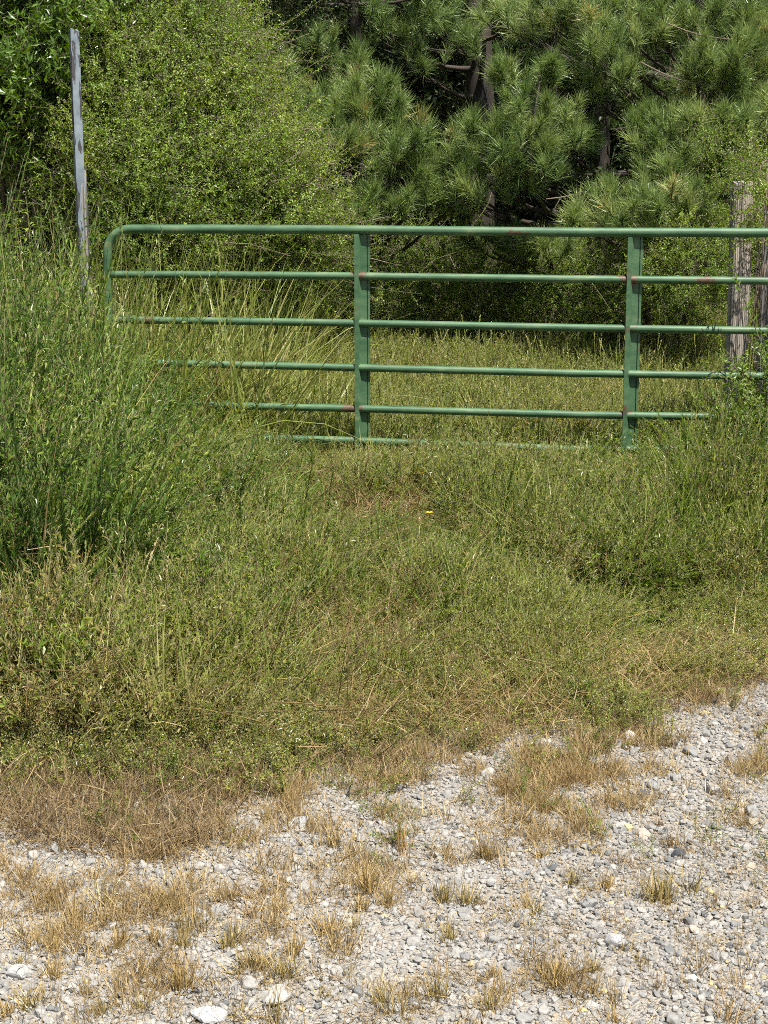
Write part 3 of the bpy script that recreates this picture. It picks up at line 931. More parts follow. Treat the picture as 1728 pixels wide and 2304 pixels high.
# big pine on the right
P = Pine('broad pine with bright layered boughs above the right end of the gate', 1530, 13.4, 7.2, .10, .01)
for (x, y, Y, r, n) in [(1100, 40, 12.6, 75, 15), (1180, 30, 12.5, 75, 15), (1260, 50, 12.4, 80, 17), (1340, 40, 12.3, 70, 14), (1290, 120, 12.2, 65, 13),
                        (1330, 160, 12.1, 55, 12), (1340, 100, 12.2, 60, 12), (1430, 60, 12.4, 70, 13), (1560, 120, 11.9, 85, 22), (1510, 150, 11.9, 55, 12),
                        (1600, 170, 11.9, 60, 14), (1640, 100, 12.0, 60, 12), (1520, 30, 12.3, 70, 14), (1610, 30, 12.2, 70, 14), (1400, 270, 11.8, 50, 10),
                        (1460, 275, 11.7, 65, 14), (1530, 275, 11.7, 65, 14), (1600, 260, 11.7, 65, 15), (1490, 320, 11.7, 70, 14), (1400, 320, 11.6, 40, 8),
                        (1420, 380, 11.5, 55, 13), (1450, 350, 11.6, 50, 9), (1320, 425, 11.3, 38, 9), (1580, 330, 11.8, 60, 10), (1640, 240, 11.8, 60, 12),
                        (1270, 200, 12.6, 60, 9), (1380, 200, 12.9, 60, 8), (1460, 210, 12.8, 60, 7), (1630, 210, 12.2, 60, 9)]:
    P.bough(cl(x, y, Y), px_m(r, Y), n, tint=(.25, .75))
P.fill(3.3, 6.6, .45, 1.8)
P.done()
P = Pine('low young pine with pale tips just over the top rail near the right brace', 1440, 11.7, 1.75, .025)
for (x, y, Y, r, n) in [(1260, 478, 11.2, 45, 8), (1330, 470, 11.1, 50, 9), (1400, 450, 11.1, 55, 10), (1460, 430, 11.2, 55, 11), (1490, 470, 11.2, 50, 8), (1370, 500, 11.2, 50, 6)]:
    P.bough(cl(x, y, Y), px_m(r, Y), n, tint=(.35, .85))
P.done()
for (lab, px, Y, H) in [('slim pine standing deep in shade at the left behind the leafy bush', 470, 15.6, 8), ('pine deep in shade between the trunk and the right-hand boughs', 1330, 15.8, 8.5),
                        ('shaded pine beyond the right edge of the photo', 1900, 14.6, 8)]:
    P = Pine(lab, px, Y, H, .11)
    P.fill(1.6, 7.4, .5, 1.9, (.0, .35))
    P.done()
# dead, bare twigs hanging in the shade
def dead_branch(label, a, b, Y, r=.006, subs=4):
    root = empty('dead_branch', cl(a[0], a[1], Y)); tag(root, label, 'branch', 'bare dead branches among the pines')
    o = root.location
    pa, pb_ = Vector((0, 0, 0)), cl(b[0], b[1], Y + .1) - o
    mb = MB(); pts = bez(pa, pb_, .05 * (pb_.length))
    mb.tube(pts, [r * (1 - .7 * i / 7) for i in range(8)], 5)
    for k in range(subs):
        q = pts[2 + k % 5]; e = q + Vector((random.gauss(0, .12), random.gauss(0, .1), random.gauss(0, .12)))
        mb.tube([q, e], [r * .4, r * .2], 3)
    mb.build('stick', M['twig'], root)
dead_branch('bare pale stick slanting across the pine boughs near the top right', (1440, 50), (1590, 85), 11.7)
dead_branch('thin dead branch sloping between the two right-hand pine boughs', (1385, 135), (1530, 185), 11.7)
dead_branch('grey dead twigs hanging in the dark gap above the top rail', (1180, 430), (1290, 400), 11.2)

# ------------------------------------------------------------------ broadleaf shrubs and trees
def shrub(name, label, cat, blobs, temps, stemr=.012, tint=(.1, .7), out=(0, -.25, .55), group=None, scale=(.75, 1.2), jitter=.45, inner=.45, mat='twig', fol='foliage', wands=0):
    """blobs: (world centre, rx, ry, rz, n). Stems rise from the foot to each blob; sprays grow out of the blob's shell"""
    c0 = blobs[0][0]
    fx = np.mean([b[0].x for b in blobs]); fy = np.mean([b[0].y for b in blobs]) + .1
    root = empty(name, (fx, fy, gz(fx, fy))); tag(root, label, cat, group)
    P0, D0, S0, T0 = [], [], [], []
    mb = MB()
    for (c, rx, ry, rz, n) in blobs:
        lc = c - root.location
        for k in range(5):
            e = lc + Vector((random.uniform(-.6, .6) * rx, random.uniform(-.6, .6) * ry, random.uniform(-.5, .5) * rz))
            s0 = Vector((random.gauss(0, .08), random.gauss(0, .08), -.05))
            mb.tube([s0, s0.lerp(e, .5) + Vector((0, 0, .12 * e.z)), e], [stemr, stemr * .7, stemr * .4], 5)
        for k in range(n):
            q = Vector((random.gauss(0, 1), random.gauss(0, 1), random.gauss(0, 1))).normalized()
            rr = inner + (1 - inner) * random.random() ** .5
            p = lc + Vector((q.x * rx, q.y * ry, q.z * rz)) * rr
            wp = p + root.location
            if wp.z < gz(wp.x, wp.y) + .03: continue
            nz_ = mnoise.noise(wp * 2.6) + .5 * mnoise.noise(wp * 6.0)
            if nz_ < -.22 and random.random() < .75: continue
            d = Vector((q.x, q.y, q.z)) * .8 + Vector(out) + Vector((random.gauss(0, jitter), random.gauss(0, jitter), random.gauss(0, jitter)))
            P0.append(tuple(p)); D0.append(tuple(d.normalized())); S0.append(random.uniform(*scale))
            T0.append(min(1, max(0, tint[0] + (tint[1] - tint[0]) * (.5 * random.random() + .25 + .7 * nz_))))
    mb.build('stem', M[mat], root)
    tag(scatter(fol, P0, rot_to(D0), S0, T0, temps, root), kind='stuff')
    if wands:
        mb2 = MB()
        WP, WD, WS, WT = [], [], [], []
        for k in range(90):                       # bare arching wands that catch the light
            c, rx, ry, rz, n = random.choice(blobs)
            q = Vector((random.uniform(-.8, .8), random.uniform(-1, -.2), random.uniform(-.8, .8)))
            a0 = c - root.location + Vector((q.x * rx, q.y * ry, q.z * rz)) * .8
            d = Vector((random.uniform(.3, 1.1), random.uniform(-.3, .1), random.uniform(-.05, .7))).normalized() * random.uniform(.3, .9)
            tw = MB(); tw.tube([a0, a0 + d * .35 + Vector((0, 0, .03)), a0 + d * .7 + Vector((0, -.02, .02)), a0 + d + Vector((0, -.03, -.05))], [.0045, .0038, .003, .0015], 4)
            off = len(mb2.v); mb2.v += tw.v; mb2.r += tw.r; mb2.m += tw.m; mb2.smooth += tw.smooth; mb2.f += [tuple(i + off for i in f) for f in tw.f]
        mb2.build('bare_twigs', M['twig_pale'], root)['kind'] = 'stuff'
        for k in range(wands):
            c, rx, ry, rz, n = random.choice(blobs)
            q = Vector((random.uniform(-.6, 1), random.uniform(-1, .2), random.uniform(-.5, 1))).normalized()
            WP.append(tuple(c - root.location + Vector((q.x * rx, q.y * ry, q.z * rz)) * .72))
            WD.append(tuple((q + Vector((.6, -.1, .35)) + Vector((random.gauss(0, .25), random.gauss(0, .2), random.gauss(0, .25)))).normalized()))
            WS.append(random.uniform(.35, .8)); WT.append(random.uniform(.4, 1))
        tag(scatter('shoot', WP, rot_to(WD), WS, WT, tp_wand, root), kind='stuff')
    return root
def bl(x, y, Y, rx, rz, ry, n): return (cl(x, y, Y), px_m(rx, Y), ry, px_m(rz, Y), n)

shrub('leafy_bush', 'huge arching bright green bush behind the left end of the gate', 'bush',
      [bl(370, 250, 11.0, 160, 190, .7, 560), bl(330, 120, 11.2, 150, 150, .7, 420), bl(490, 370, 10.9, 110, 100, .6, 330), bl(560, 470, 10.8, 90, 70, .5, 230),
       bl(330, 420, 10.6, 170, 130, .6, 480), bl(480, 520, 10.7, 150, 90, .5, 380), bl(230, 330, 10.7, 110, 150, .5, 340), bl(420, 180, 11.2, 100, 100, .5, 200),
       bl(300, 560, 10.4, 120, 80, .5, 260), bl(600, 560, 10.9, 90, 60, .4, 170), bl(250, 30, 11.4, 120, 110, .6, 240)],
      tp_shrub, tint=(.1, 1.0), out=(.7, -.2, .45), scale=(.5, 1.0), wands=230)
shrub('leafy_tree', 'leafy tree with long drooping leaves in the top left corner', 'tree',
      [bl(60, 60, 10.9, 130, 120, .6, 300), bl(170, 20, 11.0, 110, 100, .6, 200), bl(40, 190, 10.8, 110, 110, .5, 230), bl(-90, 120, 10.9, 150, 200, .6, 260), bl(150, 160, 11.1, 90, 90, .5, 150), bl(100, -200, 11.4, 300, 200, .9, 420)],
      tp_long_leaf, stemr=.03, tint=(.1, .8), out=(0, -.3, -.2), scale=(.45, .8))
shrub('broadleaf_tree', 'dark small-leaved tree between the bright bush and the pines', 'tree',
      [bl(540, 60, 13.0, 110, 130, .6, 330), bl(470, 0, 12.8, 130, 90, .6, 250), bl(640, 110, 13.4, 90, 100, .5, 180), bl(550, -180, 13.2, 230, 180, .9, 420)],
      tp_dark, stemr=.035, tint=(.2, 1.0), scale=(.4, .7))
shrub('understory_bush', 'shaded privet bush under the pine boughs, seen through the second gate bay', 'bush',
      [bl(1000, 640, 12.6, 130, 70, .4, 230), bl(1130, 640, 12.4, 130, 60, .4, 220), bl(950, 570, 12.6, 80, 50, .3, 90), bl(1250, 640, 12.4, 90, 60, .4, 150)],
      tp_shrub, tint=(.0, .55), scale=(.45, .75))
shrub('understory_bush', 'small-leaved bush between the right brace and the wooden gatepost', 'bush',
      [bl(1480, 600, 11.4, 110, 90, .5, 330), bl(1540, 440, 11.7, 80, 110, .5, 240), bl(1400, 640, 11.4, 70, 60, .4, 130), bl(1600, 400, 11.8, 60, 60, .4, 50), bl(1250, 590, 12.2, 60, 50, .3, 60)],
      tp_shrub, tint=(.05, .75), scale=(.45, .75))
shrub('understory_bush', 'sparse dim bush with fallen-branch tangle low behind the left brace', 'bush',
      [bl(720, 560, 12.4, 80, 50, .3, 70), bl(660, 620, 11.6, 60, 50, .3, 110), bl(880, 700, 12.6, 60, 30, .3, 50)],
      tp_shrub, tint=(.1, .8), scale=(.45, .7))
shrub('leafy_bush', 'bright feathery bush at the right edge in front of the gate\'s lower rails', 'bush',
      [bl(1660, 890, 8.0, 65, 90, .22, 100), bl(1600, 930, 8.0, 40, 45, .15, 26), bl(1690, 1010, 7.9, 60, 60, .2, 50)],
      tp_vine, stemr=.005, tint=(.1, .7), scale=(.5, .85), out=(-.3, -.2, .5))
shrub('vine', 'bright leafy vine spilling over the wooden gatepost at the right edge', 'vine',
      [bl(1655, 370, 8.9, 40, 45, .15, 34), bl(1650, 440, 8.8, 26, 24, .12, 16), bl(1690, 500, 8.9, 40, 60, .15, 24), bl(1685, 350, 9.1, 40, 30, .2, 16)],
      tp_vine, stemr=.005, tint=(.5, 1.0), scale=(.45, .8), out=(-.3, -.2, .1))

# arching lit shoots that stand out of the shrubs
def shoot(label, pts, Y, mat='shrub', leaf=.04, w=.016, group='long shoots rising out of the bushes', step=.02, rad=.004):
    ws = [cl(x, y, Y) for x, y in pts]
    root = empty('leafy_shoot', ws[0]); tag(root, label, 'shoot', group)
    ps = [q - ws[0] for q in ws]
    mb = MB(); mb.tube(ps, [rad * (1 - .7 * i / (len(ps) - 1)) for i in range(len(ps))], 5, .6)
    mb.build('stem', M['stem'], root)
    lf = MB()
    for a, b in zip(ps[:-1], ps[1:]):
        n = max(1, int((b - a).length / step)); ax = (b - a).normalized()
        for k in range(n):
            q = a.lerp(b, k / n); rd = Matrix.Rotation(random.uniform(0, 6.28), 3, ax) @ ax.orthogonal().normalized()
            lf.leaf(q, (rd + ax * .6), ax, leaf * random.uniform(.6, 1.1), w * random.uniform(.7, 1.1), random.uniform(.6, 1))
    lf.build('foliage', M[mat], root)
shoot('long arching yellow-green shoot reaching right across the pine', [(560, 230), (610, 190), (650, 155), (700, 125), (738, 116)], 10.6)
shoot('straight upright shoot in front of the dark gap right of the pine boughs', [(1010, 500), (1035, 470), (1055, 440), (1062, 415)], 10.4, leaf=.035)
shoot('leaning leafy shoot crossing the second rail beside the wooden post', [(1700, 900), (1660, 780), (1620, 680), (1590, 600), (1575, 560)], 8.3, 'goldenrod', .07, .014, step=.012)
shoot('pale shoot leaning right from the bush behind the first bay', [(480, 420), (560, 360), (620, 350), (660, 345)], 10.3)
shoot('twiggy shoot stretching right from the bush under the top rail', [(560, 560), (640, 545), (720, 550), (790, 560)], 10.3, leaf=.03)
shoot('low arching shoot behind the gate right of the left brace', [(870, 640), (905, 590), (940, 560), (985, 545)], 11.2, leaf=.03)
shoot('small shoot arching left behind the right brace', [(1330, 690), (1300, 640), (1270, 600), (1262, 575)], 11.0, leaf=.03)

def keep(x, y, p): 
    k = rng.uniform(0, 1, len(x)) < p
    return x[k], y[k]
# ------------------------------------------------------------------ field beyond the gate and weeds before it
def band(n, y0, y1, m=.7):
    """random points over the strip of ground the photograph can see, plus a margin"""
    y = rng.uniform(y0, y1, n)
    x = (rng.uniform(-1, 1, n)) * (.27 * y + m)
    return x, y
def stuff(name, label, x, y, temps, scale, tint, tilt=.25, zoff=0.0, cat=None, lean=None):
    n = len(x)
    rot = rand_rot(n, tilt)
    if lean is not None:
        rot[:, 0] += lean[0]; rot[:, 1] += lean[1]
    o = scatter(name, np.stack([x, y, gz(x, y) + zoff], 1), rot, scale, tint, temps)
    tag(o, label, cat or name.replace('_', ' '), kind='stuff')
    return o
x, y = band(1500, 9.0, 13.6, 1.0)
stuff('field_grass', 'sunlit weedy grass of the field seen through the gate', x, y, tp_fine, rng.uniform(.8, 1.45, len(x)), np.clip(rng.normal(.5, .2, len(x)) + .4 * (vnoise(x, y, 1.2, 92) - .5), 0, 1), .12, cat='grass')
x, y = band(3000, 8.9, 13.9, 1.0)
stuff('field_grass', 'taller seeding grass scattered over the field behind the gate', x, y, tp_seed, rng.uniform(.8, 1.5, len(x)), np.clip(rng.normal(.48, .2, len(x)) + .3 * (vnoise(x, y, 1.2, 91) - .5), 0, 1), .35, cat='grass')
x, y = band(700, 13.2, 17, 2.5)
stuff('forest_floor_weeds', 'shaded low weeds along the foot of the pines', x, y, tp_fine2, rng.uniform(.8, 1.6, len(x)), rng.uniform(0, .5, len(x)), cat='weeds')

TOPS = np.array([(-600, 590), (0, 610), (150, 650), (195, 700), (225, 830), (280, 920), (380, 980), (500, 1020), (700, 1035), (850, 1015), (1000, 972), (1100, 985), (1170, 1015), (1350, 1010), (1500, 985), (1600, 860), (1728, 760), (2400, 700)], float)
def rise(x, y):
    """height in metres of the weeds on the bank before the gate"""
    px = 864 / K_ + (FPX / K_) * x / y
    top = np.interp(px, TOPS[:, 0], TOPS[:, 1]) * K_
    hg = np.clip(1.6 - (top - 523) / FPX * y - gz(x, y), .15, 1.4)
    gx, gy = to_px(x, y, gz(x, y))
    e = sstep(-10, 300, edge_y(gx) - gy)
    lf = .35 + .27 * sstep(650, 200, px)
    hg = hg * (lf + (1 - lf) * sstep(5.4, 8.2, y))
    return np.maximum(hg, .20) * (.35 + .65 * e)
def lump(x, y): return .34 + 1.05 * sstep(.2, .8, vnoise(x, y, 3.2, 8)) * (.45 + .9 * vnoise(x, y, 7.5, 9))
def dryness(x, y):
    px, py = to_px(x, y, gz(x, y))
    return sstep(300, 0, edge_y(px) - py) * .38 + .34 * sstep(.5, .75, vnoise(x, y, 1.9, 21)) * sstep(.2, .6, vnoise(x, y, 6, 22)) - .12 * sstep(.5, .7, vnoise(x, y, 1.3, 23)) + .25 * sstep(700, 200, px) * sstep(1350, 1550, py)
def along(n, a=.5, s=.9):
    """spin so that most weeds lean the same way, to the right and towards the road"""
    return rng.normal(-a, s, n) + 1.2 * np.sin(np.arange(n) * .37)
def sow(name, label, n, y0, y1, temps, th, p, tint, tilt=.12, cat='weeds', m=.5, zoff=0.0, hs=(.75, 1.2), hmax=9, hmin=0):
    x, y = band(n, y0, y1, m)
    x, y = keep(x, y, np.clip(p(x, y), 0, 1))
    h = rise(x, y)
    k = (h < hmax) & (h > hmin); x, y, h = x[k], y[k], h[k]; n = len(x)
    h = h * lump(x, y) * rng.uniform(*hs, n)
    if cat == 'grass': h = np.minimum(h, th * 1.35)
    w = np.clip(h / th, .75, 1.3)
    rot = rand_rot(n, tilt); rot[:, 2] = along(n)
    o = scatter(name, np.stack([x, y, gz(x, y) + zoff], 1), rot, np.stack([w, w, h / th], 1), tint(x, y, n), temps)
    tag(o, label, cat, kind='stuff')
sow('meadow_weeds', 'dense fine-leaved weeds covering the bank in front of the gate', 2900, 4.5, 8.6, tp_fine, .30,
    lambda x, y: weed_mask(x, y) * (.30 + .70 * sstep(.25, .6, vnoise(x, y, 3.4, 11))), lambda x, y, n: np.clip(rng.normal(.34, .16, n) + dryness(x, y), 0, 1), hmax=.48)
sow('leafy_weeds', 'darker leafy weeds in patches among the fine ones before the gate', 1100, 4.6, 8.6, tp_fine2, .32,
    lambda x, y: (rise(x, y) > .16) * weed_mask(x, y) * sstep(.40, .65, vnoise(x, y, 1.8, 31)), lambda x, y, n: rng.uniform(0, .7, n), hmax=.45)
sow('bank_weeds', 'tall feathery green weeds massed over the left bank', 450, 5.2, 8.75, tp_tall, .70,
    lambda x, y: weed_mask(x, y) * .8, lambda x, y, n: np.clip(rng.normal(.42, .22, n) + .5 * dryness(x, y), 0, 1), hmin=.38, m=.8)
sow('plume_weeds', 'dark and bright feathery plumes rising out of the left bank', 2300, 5.2, 8.7, tp_plume, .60,
    lambda x, y: weed_mask(x, y) * (.15 + .85 * sstep(.35, .65, vnoise(x, y, 1.9, 35))), lambda x, y, n: np.clip(.9 * vnoise(x, y, 1.2, 36) + rng.normal(0, .18, n), 0, 1), hmin=.27, m=.8, hs=(.85, 1.35))
def emergent(n):
    x, y = band(n, 5.3, 8.7, .7)
    h = rise(x, y); x, y = keep(x, y, weed_mask(x, y) * sstep(.22, .7, h))
    h = rise(x, y) * rng.uniform(.75, 1.08, len(x)) + .03
    w = np.clip(h / .8, .5, 1.1)
    rot = rand_rot(len(x), .1); rot[:, 2] = along(len(x), .4, .7)
    o = scatter('emergent_weeds', np.stack([x, y, gz(x, y)], 1), rot, np.stack([w, w, h / .8], 1), np.clip(.15 + .9 * vnoise(x, y, 2.3, 39) + rng.normal(0, .2, len(x)), 0, 1), tp_big)
    tag(o, 'upright plumed weeds standing higher than the rest of the bank', 'weeds', kind='stuff')
emergent(620)
sow('short_plume_weeds', 'short leaning feathery stems standing in clumps over the meadow before the gate', 2100, 4.7, 8.8, tp_plume2, .42,
    lambda x, y: weed_mask(x, y) * sstep(.40, .7, vnoise(x, y, 2.1, 37)), lambda x, y, n: np.clip(.9 * vnoise(x, y, 1.4, 38) + rng.normal(0, .2, n), 0, 1), hmax=.6, hs=(.9, 1.6))
sow('meadow_grass', 'arching green and straw grass blades mixed through the weeds', 2300, 4.5, 8.9, tp_grass, .34,
    lambda x, y: weed_mask(x, y) * (.25 + .75 * sstep(.3, .7, vnoise(x, y, 1.5, 41))), lambda x, y, n: np.clip(rng.normal(.5, .2, n) + dryness(x, y), 0, 1), cat='grass', hs=(.8, 1.5), hmax=.8)
sow('seeding_grass', 'thin seeding grass stalks standing above the bank of weeds', 420, 5.0, 8.9, tp_seed, .40,
    lambda x, y: weed_mask(x, y), lambda x, y, n: rng.uniform(.4, 1, n), cat='grass', hs=(1.0, 1.35), hmax=.75)
x, y = band(9000, 4.5, 8.8, .5)
x, y = keep(x, y, weed_mask(x, y) * sstep(.42, .66, vnoise(x, y, 2.4, 77)))
n = len(x)
o = scatter('thatch', np.stack([x, y, gz(x, y) + rise(x, y) * rng.uniform(.25, .65, n)], 1), rand_rot(n, .7), rng.uniform(.45, 1.1, n), rng.uniform(0, .75, n), tp_thatch)
tag(o, 'bleached dead blades lodged among the green weeds of the bank', 'thatch', kind='stuff')
# fringe of low green and brown weeds, broken up, where the bank runs out into gravel
x, y = band(9000, 4.1, 7.0, .5)
px, py = to_px(x, y, gz(x, y))
fr = np.exp(-((py - edge_y(px) + 30) / 85) ** 2) * sstep(.3, .55, vnoise(x, y, 4.5, 12))
x, y = keep(x, y, fr)
stuff('fringe_weeds', 'short thin weeds where the bank gives way to gravel', x, y, tp_creep, rng.uniform(.25, .55, len(x)), np.clip(rng.normal(.65, .3, len(x)), 0, 1), .4, cat='weeds')
# tall grass behind and through the left end of the gate
x = rng.uniform(-2.6, .1, 620); y = 8.75 + 3.2 * rng.uniform(0, 1, 620) ** 1.5
x, y = keep(x, y, sstep(.3, -1.0, x) * .9 + .05)
hh = (.65 + .85 * sstep(-.1, -1.2, x)) * rng.uniform(.55, 1.1, len(x))
stuff('tall_grass', 'long arching green and straw grass behind the left bay of the gate', x, y, tp_long, hh / .85, rng.uniform(.45, 1, len(x)), .25, cat='grass')
# dead brown mat along the gravel edge
def mat_mask(x, y):
    px, py = to_px(x, y, gz(x, y))
    w = np.interp(px, [-400, 0, 250, 420, 520, 620, 700, 1000, 1250, 1500, 1800], [170, 150, 185, 190, 120, 70, 60, 60, 60, 70, 80])
    d = py - edge_y(px)
    wob = 50 * (vnoise(x, y, 3, 51) - .5)
    return sstep(-230, -30, d) * sstep(w + wob + 20, w + wob - 20, d)
x, y = band(26000, 3.7, 6.6, .5)
x, y = keep(x, y, mat_mask(x, y) * (.35 + .65 * vnoise(x, y, 7, 57)) * (.45 + .55 * sstep(650, 480, to_px(x, y, gz(x, y))[0])))
stuff('dead_grass', 'matted dead brown grass along the edge of the gravel', x, y, tp_mat, rng.uniform(.45, 1.0, len(x)), rng.uniform(0, 1, len(x)), .4, cat='grass')
# tan grass patches out on the gravel
PATCH = [(1100, 1690, 110, 45, .8), (1230, 1740, 120, 55, .9), (1330, 1700, 110, 60, .9), (1130, 1800, 120, 50, .8), (1260, 1840, 90, 50, .95), (1010, 1860, 110, 40, .5), (1460, 1700, 60, 40, .8),
         (700, 1800, 160, 60, .7), (860, 1740, 120, 45, .7), (620, 1890, 160, 40, .45), (300, 1960, 160, 40, .35), (120, 2040, 160, 50, .45), (430, 2080, 200, 60, .45), (560, 2150, 160, 45, .5), (90, 2220, 160, 60, .45), (860, 1960, 200, 60, .35), (520, 1990, 130, 40, .45), (60, 1960, 120, 40, .5), (240, 2110, 130, 50, .5), (700, 2110, 110, 35, .8), (350, 2210, 90, 40, .5), (1000, 2260, 110, 40, .4), (1240, 2210, 80, 40, .4), (980, 1800, 90, 40, .6), (1380, 1800, 70, 30, .5),
         (1560, 1560, 90, 40, .9), (1690, 1480, 90, 40, .8), (1700, 1740, 50, 40, .6), (1650, 1800, 50, 40, .5), (900, 1850, 70, 50, .6)]
def patch_mask(x, y):
    px, py = to_px(x, y, gz(x, y))
    m = np.zeros(len(x))
    for (a, b, ra, rb, w) in PATCH:
        m = np.maximum(m, w * np.exp(-(((px - a) / ra) ** 2 + ((py - b) / rb) ** 2)))
    return m * sstep(.35, .75, vnoise(x, y, 11, 61)) + .02
x, y = band(60000, 2.7, 6.8, .3)
x, y = keep(x, y, patch_mask(x, y) * .8)
stuff('dry_grass', 'thin tan dry grass growing through the gravel in patches', x, y, tp_dry, rng.uniform(.4, 1.0, len(x)), rng.uniform(.1, 1, len(x)), .3, cat='grass')
x, y = band(26000, 2.7, 6.8, .3)
x, y = keep(x, y, np.minimum(1, patch_mask(x, y) * .55 + .03))
stuff('straw_litter', 'loose flattened straw lying between the stones', x, y, tp_mat, rng.uniform(.25, .6, len(x)), rng.uniform(.3, 1, len(x)), .3, zoff=.008, cat='straw')
x, y = band(2600, 3.5, 6.6, .3)
x, y = keep(x, y, np.maximum(patch_mask(x, y), mat_mask(x, y) * .5) * .45)
stuff('creeping_weeds', 'low dark green weeds creeping over the gravel edge', x, y, tp_creep, rng.uniform(.2, .4, len(x)), rng.uniform(0, .5, len(x)), .5, cat='weeds')

# ------------------------------------------------------------------ individual tall weeds
def plant(name, label, cat, px, Y, h, temps, n, spread, tint, group, th, lean=(0, 0), tilt=.18):
    x0 = (px - 864) * K_ / FPX * Y if False else (px * K_ - 864) / FPX * Y
    o = scatter(name, np.stack([rng.normal(0, spread, n), rng.normal(0, spread * .7, n), np.zeros(n)], 1),
                rand_rot(n, tilt) * [1, 1, 1] + [lean[1], lean[0], 0], h / th * rng.uniform(.6, .95, n), rng.uniform(*tint, n), temps)
    root = empty(name, (x0, Y, gz(x0, Y) - .01))
    o.name = 'leafy_stems'; o.parent = root; tag(o, kind='stuff')
    tag(root, label, cat, group)
    # rotations are applied after the spin, so keep the spin last
    return o
G1 = 'tall weeds at the left of the gate'
for (lab, px, Y, h, n, sp, ti) in [
    ('tall feathery goldenrod at the left photo edge, highest of the left weeds', 20, 9.3, 1.6, 20, .14, (.4, 1)),
    ('bright goldenrod clump just left of the painted post', 100, 9.2, 1.3, 14, .12, (.4, 1)),
    ('goldenrod clump at the foot of the painted post', 190, 8.95, 1.12, 10, .10, (.4, .9)),
    ('goldenrod in front of the gate corner, its tips pale', 200, 8.0, 1.02, 12, .12, (.4, 1)),
    ('goldenrod at the left edge, level with the second rail', 15, 8.2, 1.3, 14, .14, (.3, .9)),
    ('yellow-tipped goldenrod before the fourth rail\'s left end', 235, 7.5, .80, 8, .08, (.7, 1)),
    ('goldenrod clump with pale tips under the fifth rail', 400, 7.3, .62, 8, .09, (.6, 1)),
    ('broad goldenrod clump low at the left edge', 30, 7.0, .85, 14, .16, (.2, .8)),
    ('goldenrod on the right under the vine, by the wooden post', 1650, 8.2, .85, 12, .12, (.4, 1)),
]:
    plant('goldenrod', lab, 'weed', px, Y, h, tp_gold, n, sp, ti, G1 if px < 900 else 'weeds at the right of the gate', 1.0)
for (lab, px, Y, h, n, sp, ti, lean) in [
    ('dark feathery weed with upright plumes, left of the fifth rail', 300, 7.2, .80, 16, .16, (.1, .6), (.1, 0)),
    ('dark plumed weed at the left, behind the pale fern-like sprays', 70, 7.6, 1.05, 18, .18, (.05, .6), (0, 0)),
    ('bushy blue-green weed in front of the gate corner', 180, 7.4, .95, 16, .16, (.1, .6), (.05, 0)),
    ('blue-green weed leaning right below the bottom rail', 420, 6.8, .66, 14, .16, (.1, .6), (.3, 0)),
    ('upright dark weed in the middle of the left bank', 310, 6.4, .62, 14, .16, (.0, .5), (.1, 0)),
    ('wide blue-green weed mound at the left edge', 60, 6.3, .70, 18, .2, (.1, .6), (-.1, 0)),
    ('weed mound leaning right over the dead stalks', 200, 5.8, .55, 16, .18, (.1, .6), (.25, 0)),
    ('rounded weed below the left brace', 600, 7.0, .50, 14, .18, (.2, .8), (.2, 0)),
    ('dark narrow weed between the braces, below the gate', 1080, 7.5, .42, 8, .09, (.0, .4), (0, 0)),
    ('upright dark weed below the right brace', 1340, 7.4, .45, 9, .10, (.0, .4), (0, 0)),
    ('bush-like weed at the right edge covering the bottom rails', 1640, 7.9, .72, 22, .18, (.2, .8), (-.1, 0)),
    ('weed in front of the right end of the bottom rail', 1560, 8.0, .42, 12, .12, (.2, .8), (-.1, 0)),
    ('dark weed clump at the right edge under the bush-like weed', 1690, 7.4, .55, 14, .14, (.0, .4), (0, 0)),
]:
    plant('feathery_weed', lab, 'weed', px, Y, h, tp_big, n, sp, ti, G1 if px < 700 else 'weeds at the right of the gate', .70, lean)
# long arching grass at the gate's left end
for (lab, px, Y, h, n, sp, ti) in [
    ('long arching grass clump threading the gate\'s rounded corner', 230, 8.9, 1.05, 10, .10, (.4, .9)),
    ('straw and green arching grass between the first rails at left', 330, 8.95, .95, 12, .14, (.6, 1)),
    ('arching grass with tan dead blades across the middle rails', 430, 8.9, .80, 14, .18, (.7, 1)),
    ('long green grass drooping over the second rail', 560, 9.1, .95, 8, .12, (.4, .8)),
    ('tan tangled grass heap at the fourth rail\'s left end', 370, 8.5, .62, 16, .2, (.8, 1)),
    ('grass clump leaning on the left brace', 720, 9.1, .70, 8, .12, (.5, 1)),
    ('long grass at the photo\'s left side behind the goldenrod', 130, 8.7, 1.0, 10, .12, (.4, .9)),
    ('grass clump below the second rail\'s left end', 260, 8.4, .75, 12, .14, (.6, 1)),
    ('wispy pale grass clump in the bank below the left brace', 640, 5.9, .36, 9, .06, (.4, .8)),
    ('drooping grass clump under the bottom rail by the left brace', 640, 8.3, .42, 10, .14, (.6, 1)),
    ('grass clump before the bottom rail right of centre', 1330, 8.3, .40, 8, .10, (.4, .9)),
]:
    plant('grass_clump', lab, 'grass', px, Y, h, tp_long, n, sp, ti, 'clumps of long grass around the gate', .8, tilt=.25)

